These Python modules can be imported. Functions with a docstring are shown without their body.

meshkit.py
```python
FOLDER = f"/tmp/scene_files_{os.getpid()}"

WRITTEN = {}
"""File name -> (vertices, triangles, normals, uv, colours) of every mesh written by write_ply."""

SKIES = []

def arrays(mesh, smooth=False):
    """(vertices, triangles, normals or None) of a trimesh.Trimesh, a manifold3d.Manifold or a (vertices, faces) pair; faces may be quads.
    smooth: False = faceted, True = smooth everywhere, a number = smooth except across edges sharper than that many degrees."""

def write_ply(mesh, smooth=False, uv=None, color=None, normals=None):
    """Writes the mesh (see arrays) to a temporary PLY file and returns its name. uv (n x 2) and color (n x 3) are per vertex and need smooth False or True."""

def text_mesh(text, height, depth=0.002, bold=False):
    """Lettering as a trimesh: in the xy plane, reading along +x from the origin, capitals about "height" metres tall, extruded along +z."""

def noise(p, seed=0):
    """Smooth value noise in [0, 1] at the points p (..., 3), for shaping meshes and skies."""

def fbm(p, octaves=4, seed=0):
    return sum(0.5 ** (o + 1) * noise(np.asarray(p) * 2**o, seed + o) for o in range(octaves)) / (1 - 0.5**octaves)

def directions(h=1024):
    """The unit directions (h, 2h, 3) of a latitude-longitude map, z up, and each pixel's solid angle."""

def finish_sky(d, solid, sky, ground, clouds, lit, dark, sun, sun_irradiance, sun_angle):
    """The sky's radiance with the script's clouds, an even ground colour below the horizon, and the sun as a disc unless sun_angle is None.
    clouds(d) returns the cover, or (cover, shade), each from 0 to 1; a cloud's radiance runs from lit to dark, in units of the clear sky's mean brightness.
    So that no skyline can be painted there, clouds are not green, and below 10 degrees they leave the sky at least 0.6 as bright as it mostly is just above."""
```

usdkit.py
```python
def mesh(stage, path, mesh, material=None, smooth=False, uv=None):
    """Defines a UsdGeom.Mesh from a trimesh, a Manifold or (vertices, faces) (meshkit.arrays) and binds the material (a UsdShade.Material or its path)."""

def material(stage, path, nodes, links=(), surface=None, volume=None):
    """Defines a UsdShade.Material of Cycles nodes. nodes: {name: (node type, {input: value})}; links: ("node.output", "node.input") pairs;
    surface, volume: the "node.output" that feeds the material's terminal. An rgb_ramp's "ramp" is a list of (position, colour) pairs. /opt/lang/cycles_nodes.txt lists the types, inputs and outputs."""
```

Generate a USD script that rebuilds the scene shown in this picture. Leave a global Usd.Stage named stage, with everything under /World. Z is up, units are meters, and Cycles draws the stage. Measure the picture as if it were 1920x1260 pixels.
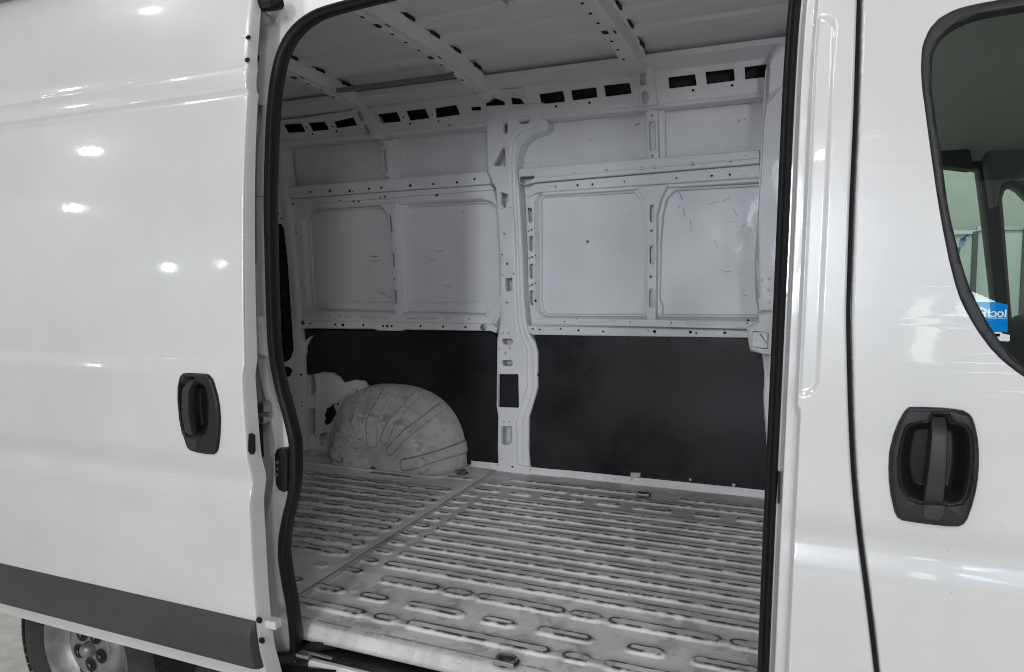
import math, random
import numpy as np, trimesh, shapely
from shapely.geometry import Polygon, Point, LineString, box as sbox
from shapely.ops import unary_union
import usdkit, meshkit
from pxr import Usd, UsdGeom, UsdLux, UsdShade, Sdf, Gf, Vt

random.seed(7); RNG = np.random.default_rng(7)
stage = Usd.Stage.CreateInMemory()
UsdGeom.SetStageUpAxis(stage, UsdGeom.Tokens.z); UsdGeom.SetStageMetersPerUnit(stage, 1.0)
UsdGeom.Xform.Define(stage, '/World')

# ---------------------------------------------------------------- camera
CAM = np.array([0.0, -1.5, 1.58]); FPX, YAW, PITCH, ROLL = 1315.9, .39294, .08185, -.00846
EXPOSURE = -0.12
_f = np.array([-math.sin(YAW) * math.cos(PITCH), math.cos(YAW) * math.cos(PITCH), -math.sin(PITCH)])
_r = np.array([math.cos(YAW), math.sin(YAW), 0]); _u = np.cross(_r, _f)
_r, _u = math.cos(ROLL) * _r + math.sin(ROLL) * _u, -math.sin(ROLL) * _r + math.cos(ROLL) * _u
cam = UsdGeom.Camera.Define(stage, '/World/camera')
cam.AddTransformOp().Set(Gf.Matrix4d(*_r, 0, *_u, 0, *(-_f), 0, *CAM, 1))
cam.CreateHorizontalApertureAttr(36.0); cam.CreateVerticalApertureAttr(36.0 * 1260 / 1920)
cam.CreateFocalLengthAttr(36.0 * FPX / 1920); cam.CreateClippingRangeAttr(Gf.Vec2f(0.05, 200))
cam.CreateExposureAttr(EXPOSURE)

# ---------------------------------------------------------------- light: a workshop with ceiling lamps and an open doorway behind the photographer, plus added fill lights
M = {}
def mat(name, nodes, links=(), surface='p.BSDF', volume=None):
    M[name] = usdkit.material(stage, '/World/Looks/' + name, nodes, links, surface=surface, volume=volume); return M[name]

dome = UsdLux.DomeLight.Define(stage, '/World/workshop_air'); dome.CreateIntensityAttr(1.0)
mat('room_ambient', {'b': ('background_shader', {'color': (.93, .96, 1.0), 'strength': .43})}, surface='b.background')
UsdShade.MaterialBindingAPI.Apply(dome.GetPrim()).Bind(M['room_ambient'])

# round high lamps of the workshop, some showing as spots in the paint, some added as fill
LAMPS_AND_FILLS = [(-4.43, -1.71, 4.45, .055, 120, (1, .98, .95)), (-4.0, -1.0, 4.5, .07, 120, (1, .98, .95)), (-8.6, -4.7, 4.4, .08, 110, (1, .97, .94)), (-9.9, -5.7, 3.55, .07, 100, (1, .97, .94)), (-9.1, -6.6, 2.44, .065, 110, (.80, .90, 1)), (-6.9, -5.6, 2.35, .05, 30, (1, .97, .94)),
         (-.55, -10.5, 4.4, .2, 60, (1, .97, .94)), (.15, -7.5, 4.4, .07, 120, (1, .97, .94)), (-.65, -3.3, 4.35, .28, 26, (1, .985, .96)), (2.3, -3.8, 4.35, .28, 33, (1, .985, .96)), (1.6, 3.9, 4.3, .25, 75, (1, 1, .97)), (-3.3, -3.1, 4.4, .25, 48, (1, .985, .96)), (-5.6, 1.2, 4.4, .25, 50, (1, .985, .96))]  # back lamp and left floor lamp are added, unseen, to brighten wall and ground
for i, (x, y, z, r, it, col) in enumerate(LAMPS_AND_FILLS):
    l = UsdLux.SphereLight.Define(stage, '/World/high_lamp_or_fill' + ('' if i == 0 else '_%03d' % i)); l.CreateRadiusAttr(r); l.CreateIntensityAttr(it); l.CreateColorAttr(Gf.Vec3f(*col)); l.AddTranslateOp().Set(Gf.Vec3d(x, y, z))
# added, unseen light panels that brighten the load space, and daylight from a narrow opening further back
def panel_light(name, x, y, z, w, h, it, col):
    l = UsdLux.RectLight.Define(stage, '/World/' + name); l.CreateWidthAttr(w); l.CreateHeightAttr(h); l.CreateIntensityAttr(it); l.CreateColorAttr(Gf.Vec3f(*col))
    l.AddTransformOp().Set(Gf.Matrix4d(1, 0, 0, 0, 0, 0, 1, 0, 0, -1, 0, 0, x, y, z, 1))
panel_light('fill_panel', -.30, -6.0, 2.5, .38, 1.6, 70., (.86, .91, 1.0))
panel_light('fill_panel_001', 2.7, -6.2, 2.5, .8, 1.4, 30., (.95, .97, 1.0))
panel_light('daylight_opening', 1.62, -10.0, 1.45, .30, 1.2, 7., (.9, 1.0, .92))

# ---------------------------------------------------------------- materials
def tint(c, s): return tuple(s * x for x in c)
def simple(name, col, rough=.5, metallic=0., bump=0., bscale=300., coat=0., spec=.5, var=0., vscale=6.):
    n = {'p': ('principled_bsdf', {'base_color': col, 'roughness': rough, 'metallic': metallic, 'coat_weight': coat, 'coat_roughness': .04, 'specular_ior_level': spec}),
         'g': ('geometry', {})}
    l = []
    if bump:
        n['nb'] = ('noise_texture', {'scale': bscale, 'detail': 3.}); n['b'] = ('bump', {'strength': bump, 'distance': .002})
        l += [('g.position', 'nb.vector'), ('nb.fac', 'b.height'), ('b.normal', 'p.normal')]
        if coat: l += [('b.normal', 'p.coat_normal')]
    if var:
        n['nv'] = ('noise_texture', {'scale': vscale, 'detail': 6., 'roughness': .65})
        n['rv'] = ('rgb_ramp', {'ramp': [(.3, tint(col, 1 - var)), (.7, tint(col, 1 + var))]})
        l += [('g.position', 'nv.vector'), ('nv.fac', 'rv.fac'), ('rv.color', 'p.base_color')]
    return mat(name, n, l)

def paint(name, col, rough, coat, scratch=.0, dirt=.0, peel=.05, peels=55., vertical=True):
    """gloss paint with orange peel, dark scuffs and fine specks of dirt"""
    n = {'g': ('geometry', {}), 'p': ('principled_bsdf', {'roughness': rough, 'coat_weight': coat, 'coat_roughness': .05}),
         'nb': ('noise_texture', {'scale': peels, 'detail': 2.}), 'b': ('bump', {'strength': peel, 'distance': .004}),
         'base': ('color', {'value': col}),
         'nv': ('noise_texture', {'scale': 3.0, 'detail': 5., 'roughness': .6}), 'rv': ('rgb_ramp', {'ramp': [(.3, (.94, .94, .94)), (.7, (1.04, 1.04, 1.04))]}),
         'mv': ('mix_color', {'blend_type': 'multiply', 'fac': 1.0}),
         'ms': ('mapping', {'scale': (9., 9., 60.), 'rotation': (.25, .3, .2)}), 'ns': ('noise_texture', {'scale': 1.6, 'detail': 4., 'roughness': .7, 'distortion': .6}),
         'rs': ('rgb_ramp', {'ramp': [(.625, (0, 0, 0)), (.665, (1, 1, 1))]}),
         'nm': ('noise_texture', {'scale': 2.2, 'detail': 3.}), 'rm': ('rgb_ramp', {'ramp': [(.50, (0, 0, 0)), (.68, (1, 1, 1))]}),
         'k': ('math', {'math_type': 'multiply'}), 'k2': ('math', {'math_type': 'multiply', 'value2': scratch}),
         'mx': ('mix_color', {'b': (.09, .085, .08)}),
         'nd': ('noise_texture', {'scale': 190., 'detail': 2.}), 'rd': ('rgb_ramp', {'ramp': [(.70, (0, 0, 0)), (.74, (1, 1, 1))]}),
         'kk': ('math', {'math_type': 'multiply'}), 'kd': ('math', {'math_type': 'multiply', 'value2': dirt}), 'md': ('mix_color', {'b': (.07, .065, .06)})}
    l = [('g.position', 'nb.vector'), ('nb.fac', 'b.height'), ('b.normal', 'p.normal'), ('b.normal', 'p.coat_normal'),
         ('g.position', 'nv.vector'), ('nv.fac', 'rv.fac'), ('base.color', 'mv.a'), ('rv.color', 'mv.b'),
         ('g.position', 'ms.vector'), ('ms.vector', 'ns.vector'), ('ns.fac', 'rs.fac'), ('g.position', 'nm.vector'), ('nm.fac', 'rm.fac'),
         ('rs.color', 'k.value1'), ('rm.color', 'k.value2'), ('k.value', 'k2.value1'), ('k2.value', 'mx.fac'), ('mv.result', 'mx.a'),
         ('g.position', 'nd.vector'), ('nd.fac', 'rd.fac'), ('rd.color', 'kk.value1'), ('rm.color', 'kk.value2'), ('kk.value', 'kd.value1'), ('kd.value', 'md.fac'), ('mx.result', 'md.a'), ('md.result', 'p.base_color')]
    return mat(name, n, l)
paint('white_paint', (.58, .58, .575), .28, .7, scratch=.0, dirt=.6, peel=.018)
paint('jamb_paint', (.72, .72, .71), .36, .25, scratch=.45, dirt=.5, peel=.05)
paint('inner_paint', (.79, .79, .805), .45, .06, scratch=.4, dirt=.35, peel=.05, peels=40.)
paint('roof_paint', (.79, .79, .80), .5, .0, scratch=.3, dirt=.2, peel=.04)

def dirty(name, col, rough, dark=(.055, .05, .045), bright=(.62, .61, .60)):
    """worn load floor: the attribute dirt marks the grime that gathers along the pressed edges, and shade painted over the floor's rear left"""
    n = {'g': ('geometry', {}), 'at': ('attribute', {'attribute': 'dirt'}), 'p': ('principled_bsdf', {'specular_ior_level': .5}),
         'nv': ('noise_texture', {'scale': 7., 'detail': 8., 'roughness': .7}), 'rv': ('rgb_ramp', {'ramp': [(.32, tint(col, .84)), (.5, col), (.7, tint(col, 1.1))]}),
         'nb': ('noise_texture', {'scale': 90., 'detail': 4., 'roughness': .7}), 'rb': ('rgb_ramp', {'ramp': [(.35, (.82, .82, .82)), (.55, (1, 1, 1))]}),
         'k': ('math', {'math_type': 'multiply'}), 'm': ('mix_color', {'b': dark}),
         'mp': ('mapping', {'scale': (6., 40., 6.), 'rotation': (0, 0, .35)}), 'ns': ('noise_texture', {'scale': 4., 'detail': 5., 'roughness': .75, 'distortion': 1.2}),
         'rs': ('rgb_ramp', {'ramp': [(.61, (0, 0, 0)), (.66, (1, 1, 1))]}), 'ks': ('math', {'math_type': 'multiply', 'value2': .6}), 'm2': ('mix_color', {'b': (.08, .075, .07)}),
         'nd': ('noise_texture', {'scale': 150., 'detail': 3.}), 'rd': ('rgb_ramp', {'ramp': [(.66, (0, 0, 0)), (.72, (1, 1, 1))]}), 'kd': ('math', {'math_type': 'multiply', 'value2': .4}), 'm3': ('mix_color', {'b': (.06, .055, .05)}),
         'rr': ('map_range', {'from_min': .3, 'from_max': .7, 'to_min': rough - .12, 'to_max': rough + .15}),
         'b': ('bump', {'strength': .12, 'distance': .002})}
    l = [('g.position', 'nv.vector'), ('nv.fac', 'rv.fac'), ('g.position', 'nb.vector'), ('nb.fac', 'rb.fac'), ('at.fac', 'k.value1'), ('rb.color', 'k.value2'),
         ('rv.color', 'm.a'), ('k.value', 'm.fac'), ('g.position', 'mp.vector'), ('mp.vector', 'ns.vector'), ('ns.fac', 'rs.fac'), ('rs.color', 'ks.value1'), ('ks.value', 'm2.fac'), ('m.result', 'm2.a'),
         ('g.position', 'nd.vector'), ('nd.fac', 'rd.fac'), ('rd.color', 'kd.value1'), ('kd.value', 'm3.fac'), ('m2.result', 'm3.a'), ('m3.result', 'p.base_color'),
         ('nv.fac', 'rr.value'), ('rr.result', 'p.roughness'), ('nb.fac', 'b.height'), ('b.normal', 'p.normal')]
    return mat(name, n, l)
dirty('floor_paint', (.76, .755, .745), .40)
dirty('arch_paint', (.66, .65, .635), .45)
simple('black_plastic', (.014, .014, .0155), .42, bump=.25, bscale=900., var=.1, spec=.35)
simple('grip_plastic', (.026, .026, .028), .45, bump=.25, bscale=900., spec=.4)
simple('rub_plastic', (.044, .044, .043), .55, bump=.3, bscale=700., var=.15, vscale=5.)
simple('rubber', (.010, .010, .011), .5, bump=.15, bscale=120., spec=.28)
simple('gap_black', (.012, .012, .012), .8)
simple('zinc', (.42, .42, .42), .35, metallic=.9, bump=.1, bscale=200.)
simple('dark_steel', (.12, .12, .12), .45, metallic=.8, var=.3, vscale=30., bump=.2, bscale=80.)
simple('grimy_metal', (.11, .105, .095), .6, metallic=.3, var=.6, vscale=25., bump=.4, bscale=60.)
simple('tyre_rubber', (.03, .03, .03), .8, bump=.5, bscale=150., var=.25, vscale=20.)
simple('rim_steel', (.27, .265, .255), .38, metallic=.55, var=.25, vscale=25., bump=.1, bscale=90.)
simple('cab_trim', (.20, .22, .20), .6, bump=.3, bscale=500.)
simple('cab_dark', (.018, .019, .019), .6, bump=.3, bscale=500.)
simple('headliner', (.58, .59, .56), .8, bump=.3, bscale=300.)
simple('concrete', (.70, .69, .67), .55, bump=.5, bscale=20., var=.18, vscale=9.)
simple('wall_paint', (.52, .56, .51), .7, var=.06, vscale=2.)
simple('wall_panel', (.66, .72, .69), .45, var=.06, vscale=1.5)
simple('ceiling_board', (.13, .12, .10), .9, var=.5, vscale=14., bump=.6, bscale=10.)
simple('label_paper', (.72, .72, .72), .6, var=.12, vscale=60.)
simple('white_plastic', (.62, .62, .60), .4)
simple('blue_plastic', (.03, .22, .55), .4)
simple('torn_black', (.008, .008, .009), .8)
# black hardboard lining with scuffs
mat('lining_board', {'g': ('geometry', {}), 'p': ('principled_bsdf', {'specular_ior_level': .38}),
    'nv': ('noise_texture', {'scale': 3., 'detail': 6., 'roughness': .6}), 'rv': ('rgb_ramp', {'ramp': [(.3, (.008, .008, .010)), (.7, (.026, .026, .029))]}),
    'rr': ('map_range', {'from_min': .3, 'from_max': .7, 'to_min': .28, 'to_max': .48}),
    'mp': ('mapping', {'scale': (14., 14., 26.), 'rotation': (.1, .7, .2)}), 'ns': ('noise_texture', {'scale': 3., 'detail': 5., 'roughness': .75, 'distortion': 1.}),
    'rs': ('rgb_ramp', {'ramp': [(.69, (0, 0, 0)), (.74, (1, 1, 1))]}), 'ks': ('math', {'math_type': 'multiply', 'value2': .35}), 'm': ('mix_color', {'b': (.2, .2, .21)}),
    'nb': ('noise_texture', {'scale': 260., 'detail': 3.}), 'b': ('bump', {'strength': .08, 'distance': .002})},
    [('g.position', 'nv.vector'), ('nv.fac', 'rv.fac'), ('nv.fac', 'rr.value'), ('rr.result', 'p.roughness'), ('g.position', 'mp.vector'), ('mp.vector', 'ns.vector'), ('ns.fac', 'rs.fac'),
     ('rs.color', 'ks.value1'), ('ks.value', 'm.fac'), ('rv.color', 'm.a'), ('m.result', 'p.base_color'), ('g.position', 'nb.vector'), ('nb.fac', 'b.height'), ('b.normal', 'p.normal')])
mat('window_glass', {'t': ('transparent_bsdf', {'color': (.80, .90, .85)}), 'g': ('glossy_bsdf', {'color': (1, 1, 1), 'roughness': .0}), 'f': ('fresnel', {'IOR': 1.5}), 'm': ('mix_closure', {})},
    [('f.fac', 'm.fac'), ('t.BSDF', 'm.closure1'), ('g.BSDF', 'm.closure2')], surface='m.closure')

# ---------------------------------------------------------------- scene tree helpers
_used = {}
def numbered(parent, name):
    k = (parent, name); n = _used.get(k, 0); _used[k] = n + 1
    return '%s/%s' % (parent, name if n == 0 else '%s_%03d' % (name, n))
def tag(prim, label=None, cat=None, group=None, kind=None):
    for k, v in (('label', label), ('category', cat), ('group', group), ('kind', kind)):
        if v: prim.SetCustomDataByKey(k, v)
    return prim
def thing(name, label, cat, loc=(0, 0, 0), group=None):
    p = numbered('/World', name); x = UsdGeom.Xform.Define(stage, p); x.AddTranslateOp().Set(Gf.Vec3d(*loc))
    tag(x.GetPrim(), label, cat, group); return p
def tm(v, f):
    m = trimesh.Trimesh(np.asarray(v, float), np.asarray(f, int), process=False); m.merge_vertices(digits_vertex=6)
    m.update_faces(m.nondegenerate_faces()); m.remove_unreferenced_vertices(); return m
def part(name, mesh, material, parent='/World', smooth=35, label=None, dirt=None, **kw):
    p = numbered(parent, name)
    if isinstance(mesh, list): mesh = trimesh.util.concatenate(mesh)
    m = usdkit.mesh(stage, p, mesh, M[material], smooth=smooth)
    if dirt is not None:
        UsdGeom.PrimvarsAPI(m).CreatePrimvar('dirt', Sdf.ValueTypeNames.FloatArray, 'vertex').Set(Vt.FloatArray.FromNumpy(np.asarray(dirt, np.float32)))
    tag(m.GetPrim(), label, **kw)
    pl = mesh.metadata.get('hole_darks') if hasattr(mesh, 'metadata') else None
    if pl is not None: part('hole_shade_discs', pl, 'gap_black', p if parent == V else parent, kind='stuff')  # black discs paint in the shade inside the small holes
    return p

# ---------------------------------------------------------------- from the photograph to the place: known planes of the van
def ray(px, py):
    d = _f + _r * (px - 960) / FPX - _u * (py - 630) / FPX
    return d / d[1]
def at_d(px, py, d):                      # the point at distance d in front of the van's side: x, z
    r = ray(px, py); return (r[0] * d, 1.58 + r[2] * d)
def at_map(px, py, mp, h=0.):             # on a curved side wall
    r = ray(px, py); d = 3.4 if mp is wall_d else 1.45
    for _ in range(8): d = mp(1.58 + r[2] * d) - h
    return (float(r[0] * d), float(1.58 + r[2] * d))
def at_z(px, py, z=.55):
    r = ray(px, py); d = (z - 1.58) / r[2]; return (r[0] * d, d)
def wall_d(z): return 3.42 - .07 * np.maximum(0, np.asarray(z) - 1.70)
PROF = np.array([(.40, 1.45), (.528, 1.416), (.595, 1.399), (.675, 1.390), (.75, 1.386), (.838, 1.383), (.924, 1.382), (.975, 1.382), (1.000, 1.3835), (1.022, 1.388), (1.038, 1.3925), (1.052, 1.3955), (1.062, 1.3955), (1.075, 1.393), (1.10, 1.3865), (1.118, 1.3825), (1.135, 1.381),
                 (1.18, 1.379), (1.262, 1.3765), (1.324, 1.3755), (1.340, 1.3763), (1.346, 1.378), (1.368, 1.3835), (1.374, 1.3848), (1.39, 1.3855), (1.46, 1.3873), (1.534, 1.3898), (1.64, 1.3945), (1.75, 1.4010), (1.82, 1.4062), (1.885, 1.4120), (1.96, 1.4200), (2.03, 1.4290), (2.047, 1.4315),
                 (2.052, 1.4340), (2.056, 1.4355), (2.066, 1.4300), (2.070, 1.4290), (2.078, 1.4285), (2.112, 1.4325), (2.117, 1.4345), (2.122, 1.4365), (2.127, 1.4350), (2.132, 1.4350), (2.20, 1.444), (2.285, 1.459), (2.38, 1.482), (2.44, 1.51), (2.49, 1.56)])
from scipy.interpolate import PchipInterpolator
_pd = PchipInterpolator(PROF[:, 0], PROF[:, 1])
def door_d(z): return _pd(np.clip(z, PROF[0, 0], PROF[-1, 0]))
FPROF = np.array([(.30, 1.50), (.53, 1.50), (.60, 1.486), (.68, 1.478), (.80, 1.474), (.924, 1.472), (.975, 1.472), (1.0, 1.4735), (1.022, 1.478), (1.04, 1.483), (1.052, 1.4855), (1.062, 1.4855), (1.075, 1.483), (1.10, 1.4765), (1.118, 1.4735), (1.14, 1.472), (1.26, 1.468), (1.40, 1.470), (1.55, 1.475), (1.7, 1.482), (1.85, 1.494), (2.0, 1.512), (2.2, 1.545), (2.45, 1.60)])
_bd = PchipInterpolator(FPROF[:, 0], FPROF[:, 1])
def body_d(z): return _bd(np.clip(z, FPROF[0, 0], FPROF[-1, 0]))
def seal_d(z): return np.interp(z, [.3, .8, 1.4, 1.8, 2.1, 2.45], [1.60, 1.545, 1.535, 1.545, 1.565, 1.60])
BODY_Z = sorted(set(list(FPROF[1:, 0]) + list(np.arange(1.18, 2.44, .06))))
def px(pts, mp=wall_d, h=0.):
    """pixel outline -> outline on a side wall (x, z); mp may be a plain distance"""
    if callable(mp): return [at_map(a, b, mp, h) for a, b in pts]
    return [at_d(a, b, mp) for a, b in pts]

class Acc:
    def __init__(s): s.v, s.f, s.n = [], [], 0
    def add(s, v, f): s.v.append(np.asarray(v, float)); s.f.append(np.asarray(f, int) + s.n); s.n += len(v)
    def mesh(s): return tm(np.vstack(s.v), np.vstack(s.f))
def polys(g):
    if g.is_empty: return []
    if g.geom_type == 'Polygon': return [g]
    return [p for q in getattr(g, 'geoms', []) for p in polys(q)]
def tri(p):
    p = shapely.geometry.polygon.orient(p); 
    if p.area < 1e-9: return None
    v, f = trimesh.creation.triangulate_polygon(p, engine='earcut')
    return np.asarray(v), np.asarray(f)
def fill(acc, region, hfun, mp, zs):
    cuts = [-9] + list(zs) + [99]; b = region.bounds
    for a, c in zip(cuts[:-1], cuts[1:]):
        if not b or c < b[1] or a > b[3]: continue
        for p in polys(region.intersection(sbox(-99, a, 99, c)) if len(cuts) > 2 else region):
            t = tri(p)
            if t is None: continue
            v, f = t; a2 = np.cross(v[f[:, 1]] - v[f[:, 0]], v[f[:, 2]] - v[f[:, 0]])
            f = np.where((a2 < 0)[:, None], f[:, ::-1], f)
            h = hfun(v); d = mp(v[:, 1]) if callable(mp) else np.full(len(v), mp)
            acc.add(np.column_stack([v[:, 0], d - 1.5 - h, v[:, 1]]), f)
def band(acc, outer, inner, ho, hi, mp, zs):
    def hf(v):
        p = shapely.points(v); do = shapely.distance(p, outer.boundary); di = shapely.distance(p, inner.boundary)
        t = do / np.maximum(do + di, 1e-9); return ho + (hi - ho) * t
    fill(acc, outer.difference(inner), hf, mp, zs)
def plate(outline, holes=(), h=0., deep=-.05, bevel=.004, lip=.003, mp=wall_d, zs=(1.70,), wide=None, rnd=0.):
    """pressed sheet: outline with rounded shoulders that falls to depth deep, and holes with small rolled lips"""
    P = outline if hasattr(outline, 'buffer') else Polygon(outline)
    P = P.buffer(0)
    if rnd: P = P.buffer(-rnd).buffer(2 * rnd, quad_segs=3).buffer(-rnd, quad_segs=3)
    acc = Acc(); s = wide if wide is not None else .002
    lv = [(0, deep), (s, h - bevel), (s + bevel * .35, h - bevel * .3), (s + bevel, h)]
    prev, hp = P, deep
    for ins, hh in lv[1:]:
        q = P.buffer(-ins, quad_segs=2)
        if q.is_empty: break
        band(acc, prev, q, hp, hh, mp, zs); prev, hp = q, hh
    H = unary_union([Polygon(x).buffer(0) if not hasattr(x, 'buffer') else x for x in holes]) if len(holes) else None
    if H is not None and not H.is_empty:
        H = H.intersection(prev.buffer(-.001)); HO = H.buffer(lip, quad_segs=2).intersection(prev)
        band(acc, HO, H, h, h - lip * 1.2, mp, zs); fill(acc, H.boundary.buffer(.0006, quad_segs=1).intersection(H), lambda v: np.full(len(v), h - lip * 1.2 - .0012), mp, zs); prev = prev.difference(HO)
    fill(acc, prev, lambda v: np.full(len(v), hp), mp, zs)
    m = acc.mesh()
    if HOLE_DARKS:
        a2 = Acc()
        for q in HOLE_DARKS: fill(a2, q.buffer(.0015), lambda v: np.full(len(v), h - .0035), mp, ())
        HOLE_DARKS.clear(); m.metadata['hole_darks'] = a2.mesh()
    return m
HOLE_DARKS = []
def pxd(x, y, r, mp=wall_d, n=10, ry=None):                 # a round hole given in pixels
    return Polygon(px([(x + r * math.cos(t), y + (ry or r) * math.sin(t)) for t in np.linspace(0, 2 * math.pi, n, endpoint=False)], mp))
def pxslot(x0, y0, x1, y1, w, mp=wall_d):                      # a slot from pixel to pixel, w its width in pixels
    a, b = px([(x0, y0), (x1, y1)], mp); k = 2.6e-3 * w / 2 if mp is wall_d else 1.2e-3 * w / 2
    return LineString([a, b]).buffer(k, quad_segs=4)
def pxpoly(pts, r=.004, mp=wall_d):
    p = Polygon(px(pts, mp)).buffer(0); return p.buffer(-r).buffer(r, quad_segs=3)
def boxm(x0, x1, y0, y1, z0, z1, bev=.0):
    m = trimesh.creation.box((x1 - x0, y1 - y0, z1 - z0)); m.apply_translation(((x0 + x1) / 2, (y0 + y1) / 2, (z0 + z1) / 2))
    if bev:
        import manifold3d as m3
        c = trimesh.creation.icosphere(1, bev).vertices
        v = np.vstack([c + np.array([a, b, d]) for a in (x0 + bev, x1 - bev) for b in (y0 + bev, y1 - bev) for d in (z0 + bev, z1 - bev)])
        m = trimesh.Trimesh(v).convex_hull
    return m
def grid(Px, flip=False):
    r, c = Px.shape[:2]; i = np.arange(r * c).reshape(r, c)
    a, b, d, e = i[:-1, :-1].ravel(), i[:-1, 1:].ravel(), i[1:, 1:].ravel(), i[1:, :-1].ravel()
    f = np.vstack([np.column_stack([a, b, d]), np.column_stack([a, d, e])])
    if flip: f = f[:, ::-1]
    return trimesh.Trimesh(Px.reshape(-1, 3), f, process=False)
def sweep(path, profile, up=None, closed_profile=True, cap=True):
    """profile (side, out) carried along a path; up: out direction per point or one vector"""
    P = np.asarray(path, float); n = len(P); T = np.gradient(P, axis=0); T /= np.linalg.norm(T, axis=1)[:, None]
    up = np.asarray(up if up is not None else (0, -1, 0), float); U = np.tile(up, (n, 1)) if up.ndim == 1 else up
    S = np.cross(T, U); S /= np.linalg.norm(S, axis=1)[:, None]; U = np.cross(S, T)
    pr = np.asarray(profile, float)
    if closed_profile: pr = np.vstack([pr, pr[:1]])
    G = P[:, None, :] + S[:, None, :] * pr[None, :, :1] + U[:, None, :] * pr[None, :, 1:]
    m = grid(G); out = [m]
    if cap and closed_profile:
        k = len(pr) - 1
        for j, fl in ((0, False), (n - 1, True)):
            v = np.vstack([G[j, :k], G[j, :k].mean(0)]); f = [[q, (q + 1) % k, k] for q in range(k)]
            out.append(trimesh.Trimesh(v, np.array(f)[:, ::-1] if fl else f, process=False))
    m = trimesh.util.concatenate(out); m.merge_vertices(digits_vertex=6)
    return m
def circ(r, n=10, ox=0, oy=0, sx=1, sy=1): return [(ox + sx * r * math.cos(t), oy + sy * r * math.sin(t)) for t in np.linspace(0, 2 * math.pi, n, endpoint=False)]
def smoothpath(pts, n=120):
    from scipy.interpolate import PchipInterpolator
    p = np.asarray(pts, float); s = np.r_[0, np.cumsum(np.linalg.norm(np.diff(p, axis=0), axis=1))]
    t = np.linspace(0, s[-1], n); return np.column_stack([PchipInterpolator(s, p[:, k])(t) for k in range(p.shape[1])])
def sstep(a, b, x): t = np.clip((x - a) / (b - a), 0, 1); return t * t * (3 - 2 * t)

# ================================================================ the setting
fx, fy = np.meshgrid(np.linspace(-14, 9, 120), np.linspace(-12, 12, 120))
fz = .012 * (meshkit.fbm(np.stack([fx * .8, fy * .8, 0 * fx], -1), 3) - .5)
part('workshop_floor', grid(np.stack([fx, fy, fz], -1)), 'concrete', smooth=True, kind='structure')
part('workshop_ceiling', boxm(-14, 9, -12, 12, 4.62, 4.8), 'ceiling_board', kind='structure')
W = thing('workshop_wall', 'pale workshop wall with metal panels seen through the cab windows', 'wall', (0, 6.5, 0))
part('wall_upper', boxm(-14, 9, 0, .15, 1.96, 4.62), 'wall_paint', W)
for i in range(14):
    x0 = .32 + i * .40 - (1.65 if i == 0 else 0)
    part('wall_panel', boxm(x0 + .006, .32 + (i + 1) * .40 - .006, -.03, .12, 0.0, 1.90 + .03 * i), 'wall_panel', W)
    part('panel_post', boxm(.32 + (i + 1) * .40 - .03, .32 + (i + 1) * .40 + .012, -.07, -.032, 0, 1.93 + .03 * i), 'dark_steel', W)
    part('panel_rail', boxm(x0, .32 + (i + 1) * .40, -.06, -.02, 1.905 + .03 * i, 1.945 + .03 * i), 'zinc', W)
part('wall_lower', boxm(-14, -1.4, 0, .15, 0.0, 1.95), 'wall_paint', W)
mat('sign_blue', {'e': ('emission', {'color': (.0, .27, .78), 'strength': 16.})}, surface='e.emission')  # emission added in place of the daylight falling on the sign
mat('sign_white', {'e': ('emission', {'color': (.86, .97, 1.), 'strength': 17.})}, surface='e.emission')
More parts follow.
